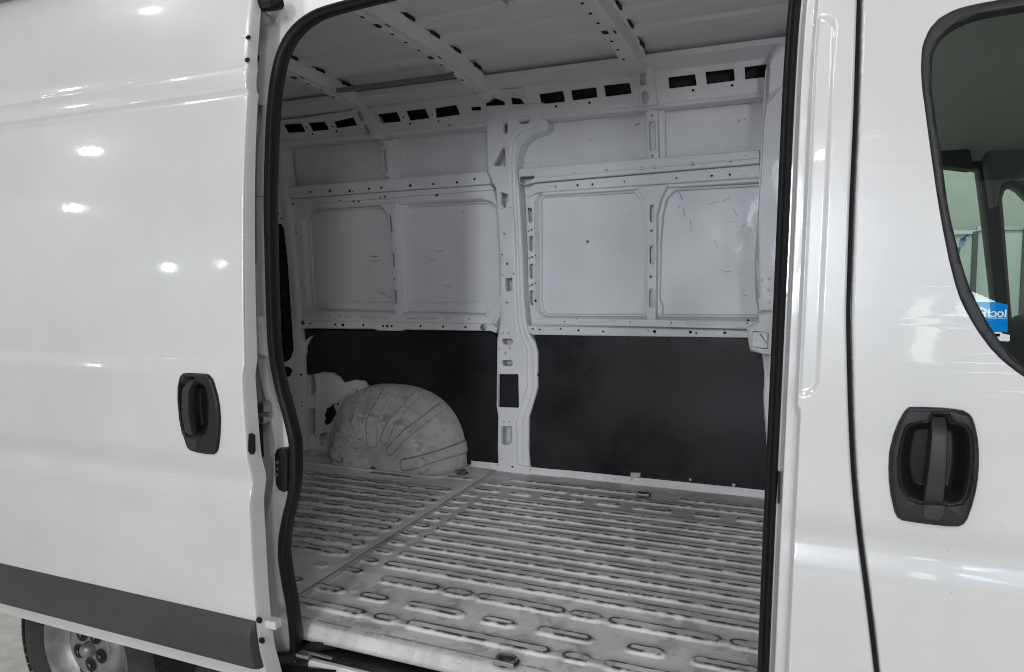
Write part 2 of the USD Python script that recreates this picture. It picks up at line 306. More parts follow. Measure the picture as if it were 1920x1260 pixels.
SG = thing('glowing_sign', 'blue and white sign glowing in place of daylight with a swirl logo, mirrored in the passenger window', 'sign', (1.78, -7.0, 1.75))
def slab(pts, y0, y1): m = trimesh.creation.extrude_polygon(Polygon(pts), y1 - y0, engine='earcut'); v = m.vertices.copy(); m.vertices = np.column_stack([v[:, 0], y0 + v[:, 2], v[:, 1]]); m.invert(); return m
part('sign_face', slab([(-.22, .11), (.13, .11), (.13, .385), (.03, .41), (-.22, .41)], 0, .06), 'sign_blue', SG)
part('sign_roof', slab([(-.25, .413), (.03, .413), (-.20, .53), (-.25, .54)], 0, .06), 'sign_white', SG)
part('sign_base', slab([(-.22, .02), (.145, .02), (.145, .08), (.10, .085), (.06, .107), (-.22, .107)], 0, .08), 'sign_white', SG)
part('sign_slot', boxm(-.22, .06, .081, .086, .06, .09), 'cab_dark', SG)
lt = meshkit.text_mesh('loch', .072, .004, bold=True); v = lt.vertices.copy(); lt.vertices = np.column_stack([.125 - v[:, 0], .0615 + v[:, 2], .262 + v[:, 1]]); part('lettering', lt, 'sign_white', SG)
t_ = np.linspace(.5, 5.2, 26); sw_ = sweep(np.column_stack([-.115 + .065 * np.cos(t_), .064 + 0 * t_, .30 + .048 * np.sin(t_)]), [(-.009, 0), (-.009, .004), (.009, .004), (.009, 0)], up=(0, 1, 0)); part('logo', sw_, 'sign_white', SG)
part('logo_bar', boxm(-.12, -.07, .062, .067, .294, .306), 'sign_white', SG); part('sign_line', boxm(-.04, .12, .062, .065, .245, .251), 'sign_white', SG); part('sign_line', boxm(-.10, -.02, .062, .065, .17, .177), 'sign_white', SG)
part('sign_post', [boxm(-.02, .02, .0, .04, -1.74, .02), boxm(-.25, .25, -.2, .24, -1.74, -1.71)], 'dark_steel', SG)
c = [ray(a, b) * 7.93 + CAM for a, b in ((1797, 472), (1801, 458), (1806, 449))]
clamp = [trimesh.creation.capsule(radius=.012, height=np.linalg.norm(c[1] - c[0])), trimesh.creation.box((.05, .02, .03))]
clamp[0].apply_transform(trimesh.geometry.align_vectors([0, 0, 1], c[1] - c[0])); clamp[0].apply_translation(c[0]); clamp[1].apply_translation(c[2])
pc = part('clamp', clamp[0], 'blue_plastic', label='small blue clamp with a wire, hooked on the top of the wall panels', cat='clamp')
part('clamp_jaw', clamp[1], 'blue_plastic', pc)
c2 = [ray(a, b) * 7.9 + CAM for a, b in ((1806, 449), (1810, 443), (1816, 441))]
part('wire', sweep(smoothpath(c2, 8), circ(.006, 5)), 'gap_black', pc)

# ================================================================ the van
V = thing('cargo_van', 'white panel van with its sliding side door open onto an empty load space', 'van')

# ---- load floor: one pressed sheet with raised ribs
def load_floor():
    xs = np.arange(-3.02, .22, .006); ds = np.arange(1.648, 3.46, .0029)
    X, D = np.meshgrid(xs, ds); Hh = np.zeros_like(X); dirt = np.zeros_like(X)
    nz = meshkit.fbm(np.stack([X * 9, D * 9, 0 * X], -1), 4, 3); nf = meshkit.fbm(np.stack([X * 40, D * 40, 0 * X + 5], -1), 3, 9)
    def slot(x0, x1, d, r, hgt=.010, slope=.0105, wob=0.):
        nonlocal Hh, dirt
        i0, i1 = np.searchsorted(xs, [x0 - .06, x1 + .06]); j0, j1 = np.searchsorted(ds, [d - .09, d + .09])
        if i1 <= i0 or j1 <= j0: return
        x, y = X[j0:j1, i0:i1], D[j0:j1, i0:i1]
        rr = r + (wob * (np.sin(x * 2 * math.pi / .145 + d * 31) > .1) if wob else 0)
        xc, L = (x0 + x1) / 2, (x1 - x0) / 2 - r
        s = np.hypot(np.maximum(np.abs(x - xc) - L, 0), y - d) - rr
        h = hgt * (1 - (.6 * np.clip(s / slope, 0, 1) + .4 * sstep(0., slope, s))); Hh[j0:j1, i0:i1] = np.maximum(Hh[j0:j1, i0:i1], h)
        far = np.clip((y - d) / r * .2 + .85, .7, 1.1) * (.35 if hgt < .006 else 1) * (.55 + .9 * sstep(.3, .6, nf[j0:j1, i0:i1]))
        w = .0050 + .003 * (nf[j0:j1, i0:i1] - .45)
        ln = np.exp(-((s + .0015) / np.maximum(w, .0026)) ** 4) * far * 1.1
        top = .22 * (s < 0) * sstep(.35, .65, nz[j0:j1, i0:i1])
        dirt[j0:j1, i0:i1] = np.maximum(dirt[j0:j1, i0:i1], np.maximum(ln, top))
    for i, d in enumerate([2.102, 2.2, 2.295, 2.387, 2.488, 2.585, 2.677, 2.773, 2.857, 2.941]):
        slot(-1.372, .2, d, .019, wob=.004 if i == 9 else 0); slot(-1.485, -1.415, d + (-.094 if i == 0 else -.094), .015, .008)
    slot(-1.485, -1.415, 2.85, .015, .008); slot(-1.485, -1.415, 2.95, .015, .008)
    for a, b in [(-1.305, -1.105), (-1.06, -.982), (-.94, -.666), (-.626, -.549), (-.504, -.202), (-.155, -.088), (-.04, .2)]: slot(a - .01, b + .01, 1.985, .019)
    for a, b in [(-1.105, -1.06), (-.982, -.94), (-.666, -.626), (-.549, -.504), (-.202, -.155), (-.088, -.04)]: slot(a - .03, b + .03, 1.985, .010, .005)
    for a, b in [(-1.495, -1.383), (-1.308, -1.211), (-1.134, -.941), (-.87, -.771), (-.693, -.535), (-.426, -.329), (-.25, -.08), (.0, .1)]: slot(a, b, 1.855, .016)
    for a, b in [(-1.6, -1.226), (-1.185, -1.109), (-1.07, -.622), (-.581, -.504), (-.467, -.06), (-.02, .2)]: slot(a, b, 1.748, .017)
    for a, b in [(-1.226, -1.185), (-1.109, -1.07), (-.622, -.581), (-.504, -.467)]: slot(a - .03, b + .03, 1.748, .009, .005)
    for a, b in [(-1.46, -1.34), (-1.272, -1.178), (-1.114, -.918), (-.847, -.749), (-.675, -.516), (-.407, -.31), (-.234, -.137), (-.06, .1)]: slot(a, b, 3.045, .016)
    slot(-1.46, -1.03, 3.145, .014); slot(-1.0, -.12, 3.140, .016); slot(-1.36, -.66, 3.25, .013, .008); slot(-.5, .2, 3.235, .016, .008)
    for i, d in enumerate([2.119, 2.214, 2.304, 2.401, 2.491, 2.589, 2.691, 2.784, 2.873, 2.955]): slot(-3.1, -1.555, d, .016, .011, .012, wob=.008)
    slot(-1.605, -1.562, 2.005, .014, .007); slot(-1.61, -1.562, 1.868, .014, .007); slot(-2.1, -1.86, 3.09, .012, .008); slot(-1.68, -1.545, 3.175, .012, .008)
    # the lapped joint across the floor
    s = X + 1.510; Hh += .0035 * (1 - sstep(.0, .006, s)) - .004 * np.exp(-(s / .004) ** 2) + .003 * np.exp(-((s - .035) / .006) ** 2)
    dirt = np.maximum(dirt, .85 * np.exp(-((s - .002) / .0045) ** 2)); dirt = np.maximum(dirt, .35 * np.exp(-((s - .028) / .005) ** 2) * (nz > .45))
    # front edge turns down over the sill
    t = 1.668 - D; Hh += -.06 * np.clip(t, 0, 1)
    dirt = np.maximum(dirt, .75 * np.exp(-((D - 1.668) / .0045) ** 2) * (nf > .38))
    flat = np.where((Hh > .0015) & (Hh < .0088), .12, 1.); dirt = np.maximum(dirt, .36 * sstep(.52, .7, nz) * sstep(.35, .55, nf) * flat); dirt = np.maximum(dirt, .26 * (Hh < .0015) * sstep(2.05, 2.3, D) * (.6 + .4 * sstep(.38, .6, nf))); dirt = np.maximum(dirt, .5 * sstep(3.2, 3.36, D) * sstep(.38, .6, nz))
    dirt = np.maximum(dirt, .55 * sstep(-1.45, -1.9, X) * sstep(.25, .6, nz) * flat)  # rear left darkened through the dirt value to paint in its shade
    Z = .55 + Hh + .0015 * (nz - .5)
    # the lip that folds down in front
    rows = []
    for dd, dz in ((1.644, .5478), (1.640, .545), (1.634, .538), (1.628, .529), (1.625, .522), (1.624, .508), (1.632, .503)):
        rows.append(np.stack([xs, 0 * xs + dd - 1.5, 0 * xs + dz], -1))
    G = np.concatenate([np.stack(rows[::-1]), np.stack([X, D - 1.5, Z], -1)]); Dr = np.concatenate([np.tile(.10 + .22 * sstep(.45, .7, nz[40]) + .10 * sstep(.45, .6, nf[90]), (len(rows), 1)), dirt])
    Dr[:2] = .5
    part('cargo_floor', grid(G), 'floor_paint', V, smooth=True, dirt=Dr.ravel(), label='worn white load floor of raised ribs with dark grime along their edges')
load_floor()
# tie-down eyes
def tie_down(x, d, s=1.):
    cup = trimesh.creation.revolve([(.001, .0125), (.018, .0115), (.024, .013), (.030, .012), (.034, .0095)], sections=20); cup.apply_translation((x, d - 1.5, .551))
    t = np.linspace(0, 2 * math.pi, 28); r = np.column_stack([x + .027 * np.cos(t), d - 1.5 - .004 + .021 * np.sin(t), .551 + .019 + 0 * t])
    tb = sweep(r, circ(.0042, 7), up=(0, 0, 1), cap=False)
    bar = boxm(x - .03, x + .03, d - 1.5 - .030, d - 1.5 - .022, .557, .574, .003)
    p = part('tie_down', cup, 'dark_steel' , V, label=None); part('ring', tb, 'zinc', p); part('pin', bar, 'zinc', p)
tie_down(*at_z(951, 1240, .56)); tie_down(*at_z(1207, 928, .56)); tie_down(*at_z(866, 886, .56))
a = at_z(1080, 1144, .56)
w = trimesh.creation.annulus(.006, .013, .004); w.apply_translation((a[0], a[1] - 1.5, .5525)); part('floor_plug', w, 'floor_paint', V)

# ---- step well below the floor: track, rubber and dirt
part('sill_step', [boxm(-1.45, .3, .06, .17, .30, .462, .006), boxm(-1.45, .3, -.03, .09, .30, .40, .008)], 'grimy_metal', V)
part('step_rail', sweep([(-1.30, .085, .462), (.3, .085, .462)], [(-.012, 0), (-.012, .012), (-.006, .018), (.006, .018), (.012, .012), (.012, 0)], up=(0, 0, 1)), 'jamb_paint', V)
part('step_rubber', sweep([(-1.13, .045, .425), (.3, .045, .425)], [(-.035, 0), (-.03, .012), (-.015, .016), (-.008, .010), (.002, .016), (.02, .016), (.03, .008), (.035, 0)], up=(0, 0, 1)), 'rubber', V)
part('step_shelf', boxm(-1.45, .3, -.05, .02, .395, .412, .004), 'jamb_paint', V)

# ---- rear wheel arch inside the load space
def arch(name):
    nth, ns = 360, 200
    a, b, dep, rf = .442, .436, .262, .095
    cx = -2.130
    th = np.linspace(0, math.pi, nth)
    pl = np.array([(.0, dep), (.27, dep), (.415, .075), (.43, .03), (.432, .0)])
    q0 = np.r_[0, np.cumsum(np.linalg.norm(np.diff(pl, axis=0), axis=1))]; tot = q0[-1]; s1 = q0[1]
    s = np.linspace(.02, tot, ns); TH, S = np.meshgrid(th, s)
    sf = np.linspace(-.2, tot + .2, 900); from_ = lambda k: np.interp(sf, q0, pl[:, k]) + (np.minimum(sf, 0) if k == 0 else 0)
    from scipy.ndimage import gaussian_filter1d
    sig = .028 / (sf[1] - sf[0]); frac = np.interp(S, sf, gaussian_filter1d(from_(0), sig)) / .43; hh = np.interp(S, sf, gaussian_filter1d(from_(1), sig, mode='nearest'))
    ex = np.sign(np.cos(TH)) * np.abs(np.cos(TH)) ** .84; ez = np.abs(np.sin(TH)) ** .76
    em = np.zeros_like(TH); dirt = np.zeros_like(TH)
    P0 = np.stack([cx + a * frac * ex, -hh, b * frac * ez], -1); nz = meshkit.fbm(P0 * 9, 4, 5); nf = meshkit.fbm(P0 * 45, 3, 6)
    for deg, sa, sb in ((10, .17, tot + .05), (46, .13, tot - .03), (69, .16, tot - .05), (90, .125, tot - .05), (110, .17, tot - .06), (130, .14, tot - .04), (170, .19, tot + .05)):
        t0 = math.radians(deg); rad = np.minimum(S, .40)
        sc, L = (sa + sb) / 2, (sb - sa) / 2 - .026
        dd = np.hypot(np.maximum(np.abs(S - sc) - L, 0), (TH - t0) * rad) - .026
        em = np.maximum(em, .008 * (1 - sstep(-.002, .0045, dd)))
        dirt = np.maximum(dirt, np.exp(-((dd + .001) / .0035) ** 2) * np.where(TH < t0, .5, .9) * sstep(.2, .45, nf))
    dirt = np.maximum(dirt, .3 * sstep(.5, .8, nz)); dirt = np.maximum(dirt, .5 * np.exp(-((S - s1 - .03) / .05) ** 2) * sstep(.42, .7, nf)); dirt = np.maximum(dirt, .3 * sstep(.62, .7, nf))
    P = np.stack([cx + a * frac * ex, 3.42 - 1.5 - hh, .55 + b * frac * ez], -1)
    n = np.cross(np.gradient(P, axis=1), np.gradient(P, axis=0)); n /= np.maximum(np.linalg.norm(n, axis=-1, keepdims=True), 1e-9)
    if n[20, nth // 2, 1] > 0: n = -n
    P = P + n * em[..., None]; P[..., 2] = np.maximum(P[..., 2], .545)
    m = grid(P)
    if m.face_normals[len(m.faces) // 4, 1] > 0: m.invert()
    wa = part(name, m, 'arch_paint', V, smooth=True, dirt=dirt.ravel(), label='scuffed rounded wheel arch with fan-shaped pressed ribs')
    # welded foot flange around the bottom, and the bracket on its shoulder
    t = np.linspace(0, 1, 60)
    fl = sweep(smoothpath([(cx - a, 1.70, .553), (cx - a * .97, 1.655, .553), (cx - .1, 1.640, .553), (cx + a * .8, 1.643, .553), (cx + a * .95, 1.665, .553), (cx + a * 1.02, 1.75, .553), (cx + a * 1.03, 1.93, .553)], 60), [(-.022, -.004), (-.02, .004), (.018, .012), (.02, -.004)], up=(0, 0, 1))
    part('arch_flange', fl, 'arch_paint', wa, smooth=30, dirt=None)
    return wa
WA = arch('wheel_arch')

# ---- far side of the load space
def wavy(xs, zs, hfun):
    X, Z = np.meshgrid(xs, zs); return grid(np.stack([X, wall_d(Z) - 1.5 - hfun(X, Z), Z], -1))
def skin_h(X, Z):
    h = -.062 + .004 * (meshkit.fbm(np.stack([X * 1.8, Z * 1.8, 0 * X], -1), 2, 11) - .5)
    for a, b, r, k in ((1392, 452, .10, .014), (1392, 452, .035, -.012), (1325, 440, .05, .006), (1300, 225, .08, .006), (1192, 240, .05, .005), (1266, 375, .09, -.006)):
        x0, z0 = at_map(a, b, wall_d); h = h + k * np.exp(-(((X - x0) / r) ** 2 + ((Z - z0) / (r * 1.3)) ** 2))
    z0 = at_map(1100, 455, wall_d)[1]; h = h - .0015 * sstep(z0 - .003, z0 + .003, Z)         # pressed line across the outer panel
    return h
part('side_skin', wavy(np.linspace(-3.1, .35, 180), np.linspace(.5, 2.5, 110), skin_h), 'inner_paint', V, smooth=True, label='inner face of the dented white outer side panel')

def holes(l, r=2.2):
    out = [pxd(a[0], a[1], a[2] if len(a) > 2 else r, n=8) for a in l]; HOLE_DARKS.extend(out); return out
# frames round the lower panels
FR = Polygon(px([(978, 345), (1426, 325), (1426, 622), (992, 615), (985, 560)]))
FRh = pxpoly([(1005, 368), (1016, 364), (1450, 341), (1450, 596), (1023, 593), (1010, 588), (1006, 560)], .03)
fr_slots = [pxslot(993, 394, 994, 413, 9), pxslot(995.5, 447, 996, 467, 10), pxslot(996, 499, 996.5, 518, 10), pxslot(996.5, 549, 997, 568, 10)]
fr_small = holes([(990, 391, 1.2), (991, 433, 1.4), (996, 431, 1.6), (1000, 428, 1.2), (992, 484, 1.4), (997, 482, 1.8), (1002, 479, 1.2), (992, 536, 1.4), (997, 534, 1.8), (1002, 531, 1.2), (1003, 564, 2)])
part('panel_frame', plate(FR.difference(FRh), fr_slots + fr_small, h=-.004, deep=-.058, bevel=.006, wide=.014), 'inner_paint', V)
part('panel_frame', plate(FRh.buffer(.004).difference(FRh.buffer(-.012)).intersection(FR), h=-.040, deep=-.060, bevel=.004, wide=.004), 'inner_paint', V)
FL = Polygon(px([(536, 374), (925, 345), (942, 400), (944, 590), (930, 614), (566, 606), (558, 560)]))
FLh = pxpoly([(569, 410), (583, 393), (700, 386), (903, 377), (922, 384), (934, 402), (938, 540), (919, 577), (905, 588), (592, 580), (580, 574), (574, 520)], .02)
part('panel_frame', plate(FL.difference(FLh), holes([(553, 425, 1.4), (554, 436, 1.4), (563, 528, 1.4), (563, 539, 1.4)]), h=-.004, deep=-.058, bevel=.006, wide=.014), 'inner_paint', V)
part('panel_frame', plate(FLh.buffer(.004).difference(FLh.buffer(-.010)).intersection(FL), h=-.042, deep=-.060, bevel=.004, wide=.004), 'inner_paint', V)
# stiffener strips glued low on the left panels
for q in ([(604, 566), (733, 567), (734, 589), (603, 588)], [(763, 568), (907, 566), (908, 590), (762, 590)]):
    part('panel_strip', plate(px(q), h=-.050, deep=-.061, bevel=.003), 'inner_paint', V)
marks = [(1190, 228, 10, 2.5, -25), (1100, 257, 6, 1.2, -8), (1272, 365, 16, 2, 70), (1279, 395, 14, 2, 75), (1268, 385, 8, 1.6, 60), (1335, 378, 20, 1.2, -15), (1360, 372, 16, 1.2, -30), (1376, 395, 18, 1.4, 65), (1395, 420, 12, 1.3, -40), (1174, 401, 5, 1.2, 10), (1362, 509, 12, 1.6, -10), (1352, 507, 8, 1.4, 20),
         (1395, 555, 7, 1.3, 5), (1383, 222, 8, 2, -35), (1394, 218, 6, 2, -35), (690, 480, 14, 2.4, 2), (694, 489, 16, 1.6, -6), (680, 498, 12, 1.5, 4), (714, 555, 20, 1.4, 32), (703, 548, 14, 1.2, 20), (815, 470, 12, 1.6, -5), (800, 487, 10, 1.4, 12), (830, 537, 16, 1.2, 18), (858, 396, 4, 2, 60), (1292, 420, 24, 1.2, 80), (1340, 455, 14, 1.0, 60)]
acc = Acc(); rs = random.Random(5)
for x, y, L, w_, an in marks:
    t = math.radians(an); n_ = 5; up_ = [(-L / 2 + L * k / n_, rs.uniform(.3, 1) * w_ / 2) for k in range(n_ + 1)]; pts = up_ + [(a, -rs.uniform(.2, .9) * w_ / 2) for a, b in up_[::-1]]
    P = Polygon(px([(x + a * math.cos(t) - b * math.sin(t), y + a * math.sin(t) + b * math.cos(t)) for a, b in pts])).buffer(0)
    fill(acc, P, lambda v: skin_h(v[:, 0], v[:, 1]) + .0016, wall_d, (1.70,))
P = pxd(1095, 452, 3.2); fill(acc, P, lambda v: skin_h(v[:, 0], v[:, 1]) + .002, wall_d, ())
part('scuff_marks', acc.mesh(), 'cab_trim', '/World/cargo_van/side_skin', kind='stuff')
# border of the upper panels
UL = Polygon(px([(522, 262), (925, 225), (925, 350), (532, 375)])); ULh = pxpoly([(535, 283), (542, 275), (896, 243), (910, 250), (913, 340), (912, 362), (545, 385)], .02)
part('panel_frame', plate(UL.difference(ULh), [pxslot(533, 321, 536, 337, 7)], h=-.02, deep=-.06, bevel=.006, wide=.010), 'inner_paint', V)

# central pillar
pil = [(914, 200), (1022, 192), (1027, 225), (1031, 234), (1031, 241), (1024, 248), (1007, 252), (993, 259), (982, 272), (975, 287), (973, 305), (974, 340), (980, 420), (985, 560), (989, 602), (996, 628), (1006, 640), (1011, 662), (1011, 727), (1003, 752), (995, 780), (994, 840), (997, 886),
       (938, 888), (936, 840), (937, 780), (934, 760), (935, 700), (935, 636), (940, 608), (942, 560), (941, 530), (937, 420), (935, 398), (933, 355), (925, 341), (918, 325), (916, 282)]
core = [(914, 200), (1018, 194), (1020, 226), (1022, 234), (1014, 242), (991, 246), (976, 256), (966, 270), (964, 305), (967, 400), (970, 425), (973, 540), (976, 606), (981, 627), (992, 655), (993, 727), (979, 768), (973, 788), (975, 886),
        (938, 888), (936, 840), (937, 780), (934, 760), (935, 700), (935, 636), (940, 608), (942, 560), (941, 530), (937, 420), (935, 398), (933, 355), (925, 341), (918, 325), (916, 282)]
PCUT = pxpoly([(935, 700), (976, 700), (977, 763), (934, 761)], .006)
pholes = [pxslot(952, 233, 952, 248, 9), pxslot(982, 228, 992, 227, 13), pxpoly([(929, 313), (947, 279), (951, 280), (952.5, 313)], .006), pxpoly([(943, 361), (957, 366), (957, 378), (950, 393), (944, 385)], .005), PCUT,
          pxpoly([(951, 522), (965, 521), (965, 545), (952, 546)], .005), pxslot(950, 639.5, 961, 639.5, 12), pxslot(950, 679.5, 961, 679.5, 12), pxpoly([(945, 797), (964, 797), (964, 827), (957, 832), (945, 832)], .005)]
pholes += holes([(950, 439, 1.8), (946, 478, 1.6), (955, 495, 2.6), (947, 517, 1.4), (967, 513, 1.6), (955, 567, 2), (947, 624, 1.6), (958, 624, 1.6), (941, 652, 1.3), (960, 652, 1.6), (952, 661, 1.8), (949, 789, 1.5), (960, 789, 1.5), (962, 365, 1.4), (944, 392, 1.3), (961, 390, 1.3), (965, 872, 2), (961, 305, 1.2)])
PP = Polygon(px(pil)).buffer(0); PC = Polygon(px(core)).buffer(0)
cp = part('central_pillar', plate(PP.buffer(-.004).buffer(.004, quad_segs=3), [PCUT.buffer(.004)] + pholes, h=.018, deep=-.058, bevel=.010), 'inner_paint', V, label='white central wall pillar punched with slots, triangles and a large square hole')
part('pillar_face', plate(PC.buffer(-.006).buffer(.006, quad_segs=3), pholes, h=.034, deep=.010, bevel=.010), 'inner_paint', cp)
rp = Polygon(px([(988, 252), (975, 266), (968, 285), (969, 400), (975, 540), (979, 604), (986, 628), (998, 655), (999, 727), (987, 765), (980, 790), (981, 884), (985, 884), (985, 790), (992, 766), (1004, 728), (1003, 655), (991, 627), (983, 604), (979, 540), (973, 400), (972, 285), (979, 270), (990, 257)])).buffer(0)
part('pillar_bead', plate(rp, h=.026, deep=.012, bevel=.006), 'inner_paint', cp)
part('pillar_base', plate(px([(934, 868), (974, 868), (1000, 872), (1000, 892), (936, 891)]), holes([(965, 872, 2.2)]), h=.036, deep=-.05, bevel=.006), 'inner_paint', cp)

# belt rails
BLh = holes([(587, 361), (624, 359), (661, 359, 2.6), (656, 361, 1.2), (667, 360, 1.4), (697, 355), (720, 353), (774, 349, 2.6), (817, 346), (861, 343), (894, 337)])
br = part('belt_rail', plate(px([(538, 353), (567, 349), (917, 322), (925, 341), (922, 347), (541, 374)]), BLh, h=.030, deep=-.058, bevel=.005), 'inner_paint', V)
part('rail_flange', plate(px([(541, 373), (921, 346), (930, 357), (543, 387)]), holes([(714, 371), (723, 370, 2.6), (820, 366), (639, 376, 1.8), (551, 383, 2.6), (664, 378, 1.5), (674, 378, 1.5)]), h=.010, deep=-.058, bevel=.006), 'inner_paint', br)
BRh = holes([(1080, 326, 1.4), (1140, 322, 3), (1206, 317, 3), (1230, 315, 3), (1301, 309, 3.2), (1371, 304, 2.2)]) + [pxpoly([(978, 333), (1006, 331), (1005, 335), (980, 350)], .002)]
br = part('belt_rail', plate(px([(975, 317), (1426, 282), (1426, 309), (1015, 343), (985, 349), (976, 345)]), BRh, h=.030, deep=-.058, bevel=.005), 'inner_paint', V)
part('rail_flange', plate(px([(1005, 344), (1426, 308), (1426, 334), (1010, 362), (990, 372), (985, 366), (993, 350)]), holes([(1043, 350, 1.4), (1084, 348), (1112, 346), (1172, 341, 1.4), (1269, 334, 1.5), (1335, 330), (1369, 328)]), h=.012, deep=-.058, bevel=.006), 'inner_paint', br)
part('rail_lip', plate(px([(1012, 358), (1426, 331), (1426, 341), (1016, 367)]), h=-.008, deep=-.058, bevel=.005), 'inner_paint', br)
part('rail_bead', plate(px([(1020, 331), (1426, 295), (1426, 300), (1020, 336)]), h=.036, deep=.02, bevel=.005), 'inner_paint', br)

# lower rails
lr = part('lower_rail', plate(px([(566, 600), (925, 606), (937, 614), (933, 625), (923, 621), (763, 618), (756, 621), (712, 620), (705, 617), (563, 616)]),
     holes([(586, 606), (633, 608), (647, 609, 3), (685, 609), (722, 611), (730, 611, 2.6), (738, 611), (792, 611), (834, 612), (876, 613)]), h=.024, deep=-.058, bevel=.006), 'inner_paint', V)
part('rail_ledge', plate(px([(566, 589), (905, 590), (930, 596), (925, 608), (566, 602)]), [pxslot(677, 595, 727, 596, 3.5), pxslot(764, 596, 815, 597, 3.5), pxslot(648, 594, 658, 594, 3.5), pxslot(835, 597, 846, 597, 3.5)] + holes([(617, 593, 1.2), (637, 594, 1.2), (820, 597, 1.2), (880, 598, 1.2)]), h=.006, deep=-.058, bevel=.005), 'inner_paint', lr)
bolt = trimesh.creation.revolve([(0, .012), (.006, .012), (.007, .006), (.013, .005), (.014, 0)], sections=14); bolt.apply_transform(trimesh.transformations.rotation_matrix(math.pi / 2, (1, 0, 0)))
def bolt_at(x, y, s=1., off=-.024, mp=wall_d, parent=V, name='bolt', m='zinc'):
    a = at_map(x, y, mp) if callable(mp) else at_d(x, y, mp); b = bolt.copy(); b.apply_scale(s); d = float(mp(a[1])) if callable(mp) else mp
    b.apply_translation((a[0], d - 1.5 + off, a[1])); return part(name, b, m, parent)
bolt_at(910, 613, 1.3, parent=lr); bolt_at(573, 605, .9, parent=lr, m='dark_steel')
lr = part('lower_rail', plate(px([(990, 609), (1410, 619), (1410, 634), (1002, 628), (994, 624)]), holes([(1002, 616, 1.6), (1015, 617, 1.8), (1054, 616, 1.6), (1087, 619, 2.2), (1133, 621, 1.8), (1217, 618, 1.6), (1229, 621, 3), (1296, 622, 3), (1307, 624, 1.6), (1360, 623, 2.8)]), h=.026, deep=-.058, bevel=.006), 'inner_paint', V)
part('rail_ledge', plate(px([(1012, 592), (1426, 598), (1426, 622), (995, 611), (990, 600)]), [pxslot(1090, 602.5, 1155, 603, 4), pxslot(1290, 605, 1364, 606, 4)] + holes([(1059, 603, 1.3), (1081, 598, 1.6), (1182, 604, 1.3), (1259, 605, 1.3), (1403, 601, 2), (1401, 606, 1.3)]), h=.004, deep=-.058, bevel=.006, wide=.010), 'inner_paint', lr)

# posts between the panels
def post(base, core, slots, dots, extra=None, hb=-.034, hc=.008, rings=()):
    p = part('wall_post', plate(px(base), h=hb, deep=-.062, bevel=.005, rnd=.004), 'inner_paint', V)
    part('post_core', plate(px(core), slots + dots, h=hc, deep=-.058, bevel=.004, wide=.003), 'inner_paint', p)
    for r in rings: part('post_bead', plate(r.buffer(.010).difference(r.buffer(.004)), h=hc + .004, deep=hc - .003, bevel=.002, wide=.001), 'inner_paint', p)
post([(1184, 350), (1266, 346), (1264, 355), (1249, 370), (1241, 400), (1237, 450), (1235, 560), (1241, 577), (1239, 592), (1203, 592), (1205, 560), (1205, 450), (1202, 400), (1196, 374), (1186, 360)],
     [(1192, 350), (1254, 347), (1241, 372), (1233, 402), (1231, 601), (1211, 601), (1212, 402), (1205, 376)],
     [pxslot(1222.5, 388, 1222.5, 413, 7), pxslot(1222, 464, 1222, 491, 7), pxslot(1221, 546, 1221, 572, 7)], holes([(1222, 433), (1221, 519, 2.6)]), rings=[pxslot(1221.5, 464, 1221.5, 491, 8), pxslot(1221, 546, 1221, 572, 8)])
post([(703, 382), (762, 377), (754, 393), (750, 420), (758, 560), (760, 592), (736, 592), (729, 420), (721, 396)],
     [(710, 382), (745, 379), (744, 400), (743, 425), (751, 540), (753, 592), (740, 592), (731, 425), (726, 402)],
     [pxslot(733, 405, 735, 434, 5), pxslot(738, 476, 739.5, 499, 5), pxslot(742, 545, 743.5, 567, 5)], holes([(735, 450, 1.8), (740.5, 523, 2)]))
post([(1203, 198), (1244, 194), (1246, 297), (1206, 301)], [(1210, 200), (1233, 198), (1236, 300), (1213, 301)], [pxslot(1222, 232, 1223, 277, 11)], holes([(1221, 216, 2), (1223, 292, 2.6)]), hc=-.006, rings=[pxslot(1222, 232, 1223, 277, 14)])
post([(704, 260), (740, 256), (743, 337), (716, 340)], [(712, 262), (727, 261), (735, 337), (722, 339)], [pxslot(719, 283, 723, 319, 7)], holes([(716, 270, 1.8), (725, 333, 2)]), hc=-.006, rings=[pxslot(719, 283, 723, 319, 8)])

# roof rail with its row of windows
quads = [[(538, 235), (571, 233), (579, 249), (547, 251)], [(584, 232), (615, 230), (623, 245), (593, 248)], [(632, 230), (668, 222), (675, 237), (638, 242)],
         [(713, 216), (750, 212), (757, 230), (721, 233)], [(767, 210), (802, 206), (810, 224), (774, 228)], [(821, 205), (860, 199), (867, 217), (823, 223)], [(888, 203), (905, 202), (907, 209), (889, 210)],
         [(915, 197), (930, 185), (950, 193), (952, 202), (918, 207)], [(962, 185), (980, 187), (988, 197), (965, 200)],
         [(1015, 179), (1059, 173), (1063, 193), (1019, 198)], [(1074, 172), (1121, 166), (1123, 185), (1077, 191)], [(1135, 163), (1183, 158), (1187, 178), (1139, 184)],
         [(1255, 148), (1305, 142), (1308, 163), (1257, 169)], [(1324, 138), (1377, 132), (1379, 154), (1327, 161)], [(1397, 129), (1450, 122), (1450, 146), (1398, 152)]]
rr = [(505, 232), (667, 207), (700, 201), (880, 177), (1190, 136), (1460, 96), (1460, 180), (1427, 186), (1240, 205), (1205, 209), (1027, 226), (910, 240), (727, 259), (700, 262), (523, 276), (505, 278)]
